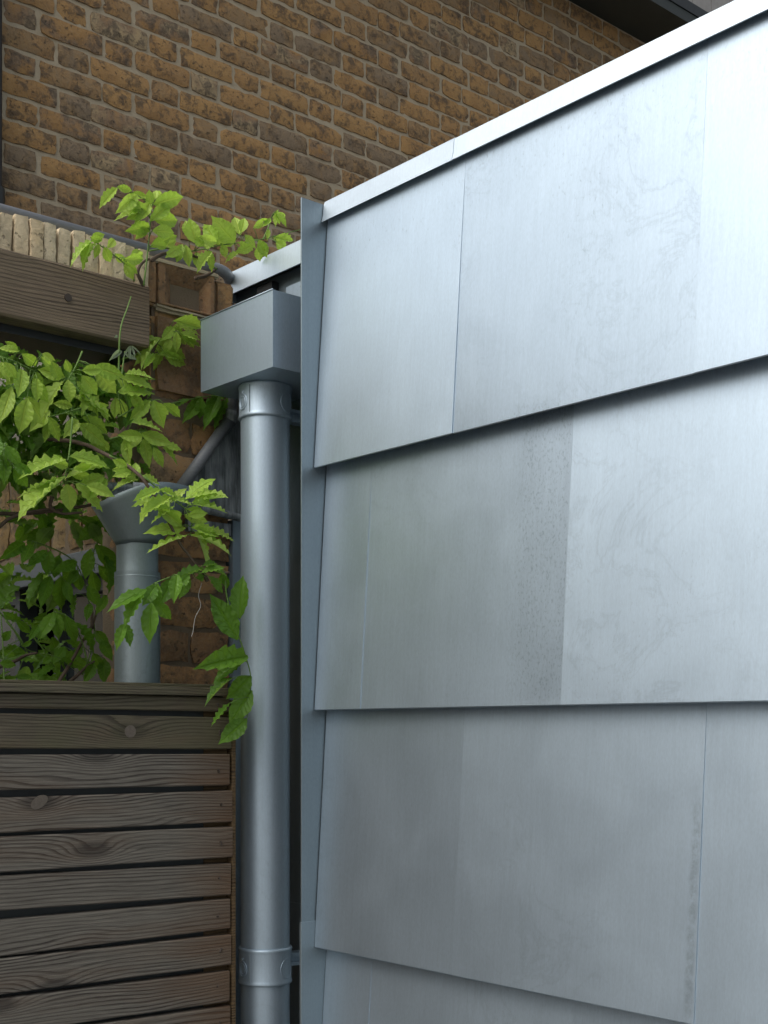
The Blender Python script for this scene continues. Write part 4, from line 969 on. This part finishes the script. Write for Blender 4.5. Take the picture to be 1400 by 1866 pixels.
   [1.2783,2.0637,1.8305,1.2534,2.0649,1.7814,0.0314,-0.301,-0.945,0.129],
   [1.2321,2.045,1.8154,1.2029,2.0436,1.7747,0.0268,-0.242,-0.948,0.207],
   [1.2162,2.0356,1.7808,1.2039,2.0225,1.7086,0.0345,-0.561,-0.792,0.239],
   [1.2424,2.064,1.7877,1.2765,2.0627,1.7524,0.0251,-0.373,-0.867,-0.331],
   [1.1977,2.031,1.7969,1.1586,2.0418,1.7348,0.0306,-0.74,-0.563,0.369],
   [1.1724,2.0525,1.742,1.1529,2.0511,1.6941,0.021,-0.575,-0.777,0.257],
   [1.327,2.0522,1.8435,1.3509,2.0685,1.8313,0.0127,0.169,-0.735,-0.657],
   [1.3383,2.0362,1.8378,1.3778,2.0422,1.8094,0.0182,0.242,-0.961,0.132],
   [1.3805,2.0481,1.8463,1.4019,2.0668,1.8204,0.0155,-0.226,-0.691,-0.686],
   [1.3321,2.036,1.8495,1.3869,2.0374,1.849,0.0189,0.022,-0.537,0.843],
   [1.2961,2.0349,1.8377,1.2611,2.0307,1.805,0.0197,-0.091,-0.971,0.221],
   [1.2671,2.0303,1.8342,1.2519,2.0178,1.7834,0.0263,-0.522,-0.779,0.348],
   [1.2346,2.0437,1.8167,1.2338,2.0545,1.7719,0.0228,-0.436,-0.876,-0.205],
   [1.2111,2.0434,1.8042,1.1277,2.0309,1.772,0.0307,-0.155,-0.718,0.678],
   [1.1783,2.064,1.7451,1.1832,2.0499,1.7003,0.0192,-0.055,-0.954,0.295],
   [1.312,2.039,1.8334,1.3353,2.0399,1.8376,0.0112,0.058,-0.995,-0.084],
   [1.3888,2.0555,1.8522,1.3828,2.069,1.8249,0.0133,-0.545,-0.792,-0.275],
   [1.3199,2.0317,1.8411,1.3633,2.021,1.8625,0.0194,-0.482,-0.35,0.803]]),
 (0, [[1.389,2.057,1.8488],[1.394,2.057,1.8023],[1.4166,2.057,1.7409],[1.4344,2.057,1.6996],[1.4486,2.057,1.6558],[1.4473,2.057,1.6156]],
  [[1.4219,2.0555,1.7642,1.4335,2.0685,1.8555,0.0375,-0.77,-0.611,0.184],
   [1.4099,2.0454,1.7232,1.3566,2.0585,1.8082,0.047,-0.46,-0.874,-0.155],
   [1.4388,2.0523,1.6922,1.3146,2.0404,1.6708,0.0422,0.006,-0.889,0.458],
   [1.4231,2.0516,1.6801,1.3655,2.0663,1.6434,0.0281,-0.504,-0.695,0.513],
   [1.449,2.0558,1.6558,1.406,2.0746,1.611,0.0381,-0.418,-0.908,0.021],
   [1.4006,2.0483,1.65,1.3359,2.0567,1.6054,0.031,-0.574,-0.186,0.798],
   [1.4502,2.0556,1.6283,1.4041,2.0607,1.5626,0.0413,-0.367,-0.911,0.187],
   [1.3907,2.0448,1.6019,1.3518,2.053,1.5582,0.0241,-0.749,-0.213,0.628],
   [1.4366,2.0527,1.5732,1.3779,2.0608,1.5251,0.0369,-0.313,-0.922,0.228]]),
 (0, [[1.1799,2.432,1.9316],[1.24,2.432,1.915],[1.2769,2.432,1.8912],[1.3019,2.432,1.8364]],
  [[1.1553,2.4174,1.9232,1.0959,2.4007,1.8848,0.0273,0.088,-0.956,0.279],
   [1.1672,2.4106,1.9214,1.1405,2.3938,1.8826,0.0241,-0.086,-0.892,0.443],
   [1.1975,2.405,1.9116,1.1511,2.399,1.8753,0.0231,-0.082,-0.961,0.264],
   [1.202,2.3997,1.9104,1.195,2.4048,1.8619,0.0297,-0.491,-0.871,-0.023],
   [1.2391,2.4351,1.9085,1.2348,2.4507,1.8614,0.0299,-0.518,-0.825,-0.226],
   [1.2674,2.4328,1.8961,1.2527,2.4401,1.8472,0.0282,-0.338,-0.94,-0.038],
   [1.2718,2.4175,1.8725,1.286,2.4327,1.8354,0.0236,-0.424,-0.77,-0.477],
   [1.2902,2.4102,1.8474,1.3199,2.4071,1.8051,0.0259,-0.378,-0.904,-0.201],
   [1.306,2.4209,1.8812,1.3288,2.4397,1.8309,0.0284,-0.35,-0.814,-0.463],
   [1.2404,2.4332,1.9038,1.2223,2.4465,1.8766,0.022,-0.467,-0.876,-0.117],
   [1.2611,2.4009,1.894,1.2078,2.396,1.868,0.0237,0.037,-0.993,0.114],
   [1.2644,2.4044,1.8777,1.2478,2.4094,1.8462,0.0199,-0.364,-0.93,0.044]]),
 (0, [[1.3137,2.412,1.94],[1.3037,2.412,1.9141],[1.3062,2.412,1.8804]],
  [[1.2874,2.391,1.9217,1.2808,2.4042,1.8585,0.0302,-0.469,-0.873,-0.134],
   [1.291,2.3794,1.9297,1.3608,2.398,1.8812,0.0346,-0.065,-0.897,-0.437],
   [1.318,2.4152,1.893,1.352,2.419,1.855,0.0227,-0.231,-0.926,-0.299],
   [1.317,2.3904,1.9131,1.3414,2.3888,1.8357,0.0345,0.315,-0.942,0.119]]),
 (0, [[1.2625,2.452,1.8806],[1.2318,2.452,1.8736],[1.2088,2.452,1.8695]],
  [[1.2002,2.4345,1.8684,1.1577,2.4224,1.8059,0.0286,-0.658,-0.517,0.548],
   [1.2129,2.4554,1.8679,1.1804,2.4403,1.8043,0.0272,-0.68,-0.555,0.478],
   [1.2176,2.4309,1.8639,1.1869,2.4124,1.7983,0.0278,-0.335,-0.854,0.397],
   [1.2439,2.4348,1.8663,1.2504,2.4524,1.7961,0.0302,-0.675,-0.698,-0.238],
   [1.2452,2.4184,1.8537,1.25,2.4041,1.8083,0.0223,-0.554,-0.809,0.196]]),
 (0, [[1.2805,2.392,1.6864],[1.2657,2.392,1.736],[1.2377,2.392,1.779],[1.2053,2.392,1.7881]],
  [[1.1941,2.3698,1.7848,1.1561,2.3615,1.7272,0.0272,-0.226,-0.932,0.283],
   [1.1999,2.3673,1.7839,1.2021,2.3646,1.7294,0.0272,-0.501,-0.865,0.022],
   [1.2284,2.3858,1.7802,1.2557,2.3869,1.7253,0.0257,-0.153,-0.984,-0.096],
   [1.2475,2.3806,1.7677,1.2981,2.3764,1.7132,0.031,0.285,-0.899,0.333],
   [1.1646,2.3765,1.7575,1.1372,2.3581,1.7272,0.0162,0.001,-0.855,0.519]]),
 (0, [[1.2894,2.432,1.6656],[1.3082,2.432,1.7117],[1.317,2.432,1.769],[1.3019,2.432,1.8251]],
  [[1.2956,2.4086,1.8116,1.2793,2.3944,1.7759,0.0192,-0.365,-0.795,0.484],
   [1.268,2.4197,1.8308,1.2564,2.414,1.7793,0.0215,-0.928,-0.285,0.24],
   [1.3429,2.4374,1.7018,1.3321,2.4177,1.6515,0.03,-0.402,-0.82,0.407],
   [1.3055,2.4106,1.688,1.2765,2.3984,1.6496,0.0237,-0.129,-0.913,0.387],
   [1.3158,2.4344,1.7121,1.3378,2.4351,1.6739,0.0263,-0.452,-0.848,-0.275],
   [1.2401,2.4131,1.7215,1.2109,2.4009,1.6877,0.0212,-0.063,-0.92,0.387],
   [1.2117,2.4142,1.6982,1.1952,2.4219,1.6847,0.0151,-0.455,-0.889,0.052],
   [1.3169,2.4247,1.7572,1.3382,2.4058,1.723,0.025,-0.643,-0.765,0.023],
   [1.3271,2.4202,1.7404,1.3437,2.4041,1.6947,0.0251,-0.577,-0.813,0.076],
   [1.2787,2.4119,1.7208,1.2613,2.4258,1.6983,0.018,-0.436,-0.877,-0.203],
   [1.3319,2.4058,1.8308,1.2965,2.3872,1.7876,0.0205,-0.121,-0.871,0.476]]),
 (0, [[1.0943,2.422,1.7942],[1.1285,2.422,1.7584],[1.1575,2.422,1.7162],[1.1869,2.422,1.7064]],
  [[1.0977,2.3923,1.7816,1.1286,2.4001,1.7689,0.016,0.052,-0.904,-0.424],
   [1.141,2.424,1.7701,1.1775,2.4293,1.7427,0.0185,-0.082,-0.952,-0.296],
   [1.1087,2.4238,1.7056,1.1436,2.4272,1.6984,0.0162,0.08,-0.994,-0.077],
   [1.0965,2.402,1.6827,1.1287,2.3955,1.6782,0.0182,-0.211,-0.972,-0.103],
   [1.2213,2.4191,1.6799,1.1781,2.4113,1.6585,0.0175,-0.315,-0.492,0.812],
   [1.1172,2.3976,1.7456,1.1052,2.4162,1.7245,0.0183,-0.641,-0.719,-0.269],
   [1.1501,2.4187,1.7179,1.1729,2.4175,1.7298,0.0109,-0.083,-0.995,0.058],
   [1.2187,2.3902,1.6952,1.2601,2.4001,1.6804,0.0155,0.311,-0.914,0.261],
   [1.1418,2.4257,1.6558,1.1714,2.4145,1.6595,0.0138,-0.372,-0.869,0.326]]),
]
STEMS_WOODY = [[[1.0821,2.42,1.9745],[1.1644,2.4,1.9821],[1.2254,2.38,1.994],[1.3003,2.36,2.0131],[1.401,2.38,2.04]],[[1.0843,2.4,1.9381],[1.1113,2.39,1.9643],[1.1571,2.385,1.9826],[1.2016,2.38,1.9935]],[[1.1957,2.38,2.0157],[1.1921,2.38,1.9935],[1.2092,2.36,1.9809],[1.2406,2.34,1.984]],[[1.1057,2.46,1.6722],[1.1427,2.44,1.688],[1.1565,2.42,1.6997],[1.1738,2.4,1.7049]],[[1.2177,2.4,1.646],[1.2418,2.4,1.6798],[1.2777,2.41,1.7319],[1.3105,2.42,1.7793],[1.3236,2.43,1.8207]],[[1.247,2.41,1.647],[1.2777,2.41,1.6735],[1.3105,2.42,1.6942]],[[1.3055,2.42,1.762],[1.3109,2.43,1.7971]],[[1.1353,2.34,2.1145],[1.1866,2.26,2.1022],[1.1969,2.16,2.0625],[1.2188,2.09,2.0221],[1.256,2.075,1.9682],[1.294,2.07,1.9036],[1.3208,2.065,1.8698],[1.3515,2.06,1.8327]],[[1.3515,2.06,1.8327],[1.3376,2.05,1.8492],[1.3624,2.045,1.8477],[1.3909,2.045,1.85]],[[1.3341,2.235,2.478],[1.3654,2.235,2.4996],[1.4294,2.245,2.5156],[1.4735,2.25,2.5152]],[[1.3328,2.26,2.4354],[1.3146,2.25,2.4504],[1.3166,2.245,2.4689],[1.3334,2.24,2.4824]],[[1.4598,2.27,2.4813],[1.492,2.27,2.4966],[1.507,2.26,2.5111]]]
STEMS_GREEN = [[[1.2357,2.19,2.2205],[1.238,2.19,2.2501],[1.2364,2.185,2.2924],[1.241,2.185,2.3224],[1.2557,2.19,2.356],[1.2698,2.2,2.3846]],[[1.2496,2.2,2.2292],[1.2531,2.2,2.255],[1.2567,2.2,2.2767]],[[1.1046,2.4,1.6272],[1.1069,2.41,1.7027],[1.107,2.42,1.7787]],[[1.179,2.43,1.7395],[1.2028,2.43,1.713],[1.2004,2.43,1.7051]],[[1.1161,2.42,1.7684],[1.1449,2.42,1.7374],[1.16,2.42,1.7097]],[[1.5023,2.255,2.5064],[1.4788,2.25,2.5108],[1.4622,2.245,2.5257]]]
STEMS_THREAD = [[[1.3361,2.055,1.827],[1.3288,2.055,1.8029],[1.3336,2.055,1.7838],[1.3216,2.055,1.7615],[1.3168,2.055,1.7357],[1.3132,2.055,1.7254]]]
BUDS = [[1.2628,2.19,2.2862,1.2405,2.18,2.2588,0.0042,-0.288,-0.8,0.526],[1.2628,2.19,2.2862,1.2547,2.18,2.2573,0.0053,-0.65,-0.642,0.406],[1.2652,2.19,2.2866,1.2677,2.18,2.2639,0.0053,-0.381,-0.861,0.337],[1.2652,2.19,2.2866,1.2808,2.18,2.2706,0.0042,-0.474,-0.876,0.084],[1.2439,2.19,2.272,1.2126,2.18,2.2484,0.0095,-0.053,-0.893,0.447],[1.251,2.19,2.2682,1.2713,2.18,2.2594,0.0095,-0.435,-0.9,0.018],[1.2357,2.19,2.2996,1.2242,2.18,2.293,0.0053,0.369,-0.77,0.521]]

def leaf_mesh(seed, nl=19, nw=2):
    r = random.Random(seed); vs = []; fs = []; uv = []
    bend = r.uniform(.05, .30); fold = r.uniform(.15, .45); wav = r.uniform(.035, .075); ph = r.uniform(0, 6); tw = r.uniform(-.3, .3); side = r.uniform(-.06, .06)
    pk = r.uniform(.86, 1.02)
    for i in range(nl+1):
        s = i/nl
        prof = .56*math.sin(math.pi*s**pk)**.84*(1 - .30*s*s) if 0 < s < 1 else (.05 if s == 0 else .0)
        if s > .78: prof *= 1 - .55*((s-.78)/.22)
        for j in range(-nw, nw+1):
            c = j/nw
            ww = prof*(1 + (.035*math.sin(s*30+ph+j*2) + .02*r.uniform(-1, 1) if abs(c) == 1 else 0))
            x = c*ww
            z = fold*abs(x)*.8 - bend*s*s + (wav*math.sin(s*36+ph+(1.6 if c > 0 else 0))*c*c*min(1, prof*3) if 0 < s < 1 else 0) + tw*x*s
            vs.append((x + side*math.sin(math.pi*s), s, z)); uv.append((c*.5, s))
    W = 2*nw+1
    fs = [(i*W+j, i*W+j+1, (i+1)*W+j+1, (i+1)*W+j) for i in range(nl) for j in range(W-1)]
    me = bpy.data.meshes.new('leaflet'); me.from_pydata(vs, [], fs); me.update()
    ul = me.uv_layers.new(name='UVMap')
    for lp in me.loops: ul.data[lp.index].uv = uv[lp.vertex_index]
    me.polygons.foreach_set('use_smooth', [True]*len(me.polygons)); return me
YL = [leaf_mesh(i) for i in range(9)]; OL = [leaf_mesh(20+i) for i in range(9)]; BL = [leaf_mesh(40+i, 7) for i in range(3)]
for a, mt in ((YL, 'leaf_young'), (OL, 'leaf'), (BL, 'bud')):
    for me in a: me.materials.append(M[mt])
vine = empty('wisteria', (.86, 2.44, 0)); tag(vine, 'green wisteria climber spilling over the beam, the fence and the pipes', 'climbing plant')
def leaf_mtx(l):
    b = Vector(l[:3]); t = Vector(l[3:6]); d = t - b; L = d.length; d.normalize(); n = Vector(l[7:10]).normalized()
    s = d.cross(n).normalized(); n = s.cross(d)
    m = Matrix.Identity(4)
    wd = l[6]*.90
    for i in range(3): m[i][0] = s[i]*wd; m[i][1] = d[i]*L; m[i][2] = n[i]*L*.8; m[i][3] = b[i]
    return m
for young, rach, leaves in LEAVES:
    pts = curve_pts(rach, 5) if len(rach) > 2 else rach
    st = MB().tube(pts, [.0018 - .0009*i/len(pts) for i in range(len(pts))], 6)
    for l in leaves:                                          # stalklets join leaflets to the leaf stalk
        b = Vector(l[:3]); p = min((Vector(q) for q in pts), key=lambda q: (q-b).length)
        if .004 < (p-b).length < .09: st.tube([p, (p+b)/2 + Vector((0, 0, .003)), b], .0008, 5)
    lf_ = st.build('leaf', M['green_stem'], vine, smooth=True)
    for l in leaves:
        link('leaflet', R.choice(YL if young else OL), None, lf_, leaf_mtx(l))
for path in STEMS_WOODY:
    p = curve_pts(path, 6); n = len(p)
    MB().tube([q + Vector(noise.noise_vector(q*60))*.0012 for q in p], [.0042 - .0020*i/n for i in range(n)], 8).build('stem', M['bark'], vine, smooth=True)
MB().tube([q + Vector(noise.noise_vector(q*20))*.006 for q in curve_pts([(.86, 2.44, 0), (.84, 2.45, .5), (.90, 2.42, 1.1), (.87, 2.44, 1.6), (.90, 2.43, 2.1), (.98, 2.42, 2.25)], 8)], [.026 - .012*i/40 for i in range(41)], 10).build('trunk', M['bark'], vine, smooth=True)
for path in STEMS_GREEN:
    p = curve_pts(path, 6); n = len(p)
    MB().tube(p, [.0020 - .0010*i/n for i in range(n)], 7).build('shoot', M['green_stem'], vine, smooth=True)
for path in STEMS_THREAD:
    MB().tube(curve_pts(path, 6), .0005, 5).build('tendril', M['thread'], vine)
for l in BUDS: link('bud', R.choice(BL), None, vine, leaf_mtx(l))
# leaves deeper in the climber, too many to tell apart
def foliage(spec, name):
    V = []; Fc = []; UV = []
    src = [([v.co.copy() for v in me.vertices], [tuple(p.vertices) for p in me.polygons], [tuple(d.uv) for d in me.uv_layers[0].data], [tuple(p.loop_indices) for p in me.polygons]) for me in OL]
    for (x0, x1, y0, y1, z0, z1, cnt, xk) in spec:
        for _ in range(cnt):
            y = R.uniform(y0, y1); x = R.uniform(x0, x1) ; z = H + R.uniform(z0, z1)
            x = x + (y - y0)*xk
            az = R.uniform(0, 2*math.pi); d = Vector((math.cos(az), math.sin(az)*.7, R.uniform(-1.1, .15))).normalized()
            b = Vector((x, y, z)); L = R.uniform(.045, .075); nn = Vector((R.uniform(-.5, .3), R.uniform(-1, .2), R.uniform(.2, 1.2)))
            mt = leaf_mtx([*b, *(b + d*L), L*R.uniform(.42, .52), *nn])
            vs, ps, us, li = R.choice(src); n = len(V)
            V += [mt @ v for v in vs]; Fc += [tuple(i+n for i in p) for p in ps]
            for l_ in li: UV += [us[i] for i in l_]
    me = bpy.data.meshes.new(name); me.from_pydata(V, [], Fc); me.update(); ul = me.uv_layers.new(name='UVMap')
    for i, u in enumerate(UV): ul.data[i].uv = u
    me.polygons.foreach_set('use_smooth', [True]*len(me.polygons))
    tag(link(name, me, M['leaf'], vine), kind='stuff')
foliage([(.95, 1.24, 2.28, 2.46, .50, .72, 260, .45), (1.15, 1.36, 2.29, 2.33, .50, .72, 110, .2), (1.27, 1.37, 2.34, 2.50, .42, .76, 70, 0), (.70, .95, 2.22, 2.45, .48, .75, 60, 0),
         (1.00, 1.28, 2.44, 2.56, .08, .34, 70, .4), (.75, .98, 2.3, 2.5, .1, .5, 30, 0), (1.00, 1.2, 2.36, 2.5, .40, .55, 60, .4), (.45, 1.38, 2.50, 3.45, .76, 1.0, 620, 0)], 'foliage_and_shade_canopy')  # last set is a leaf canopy added to shade the wing wall
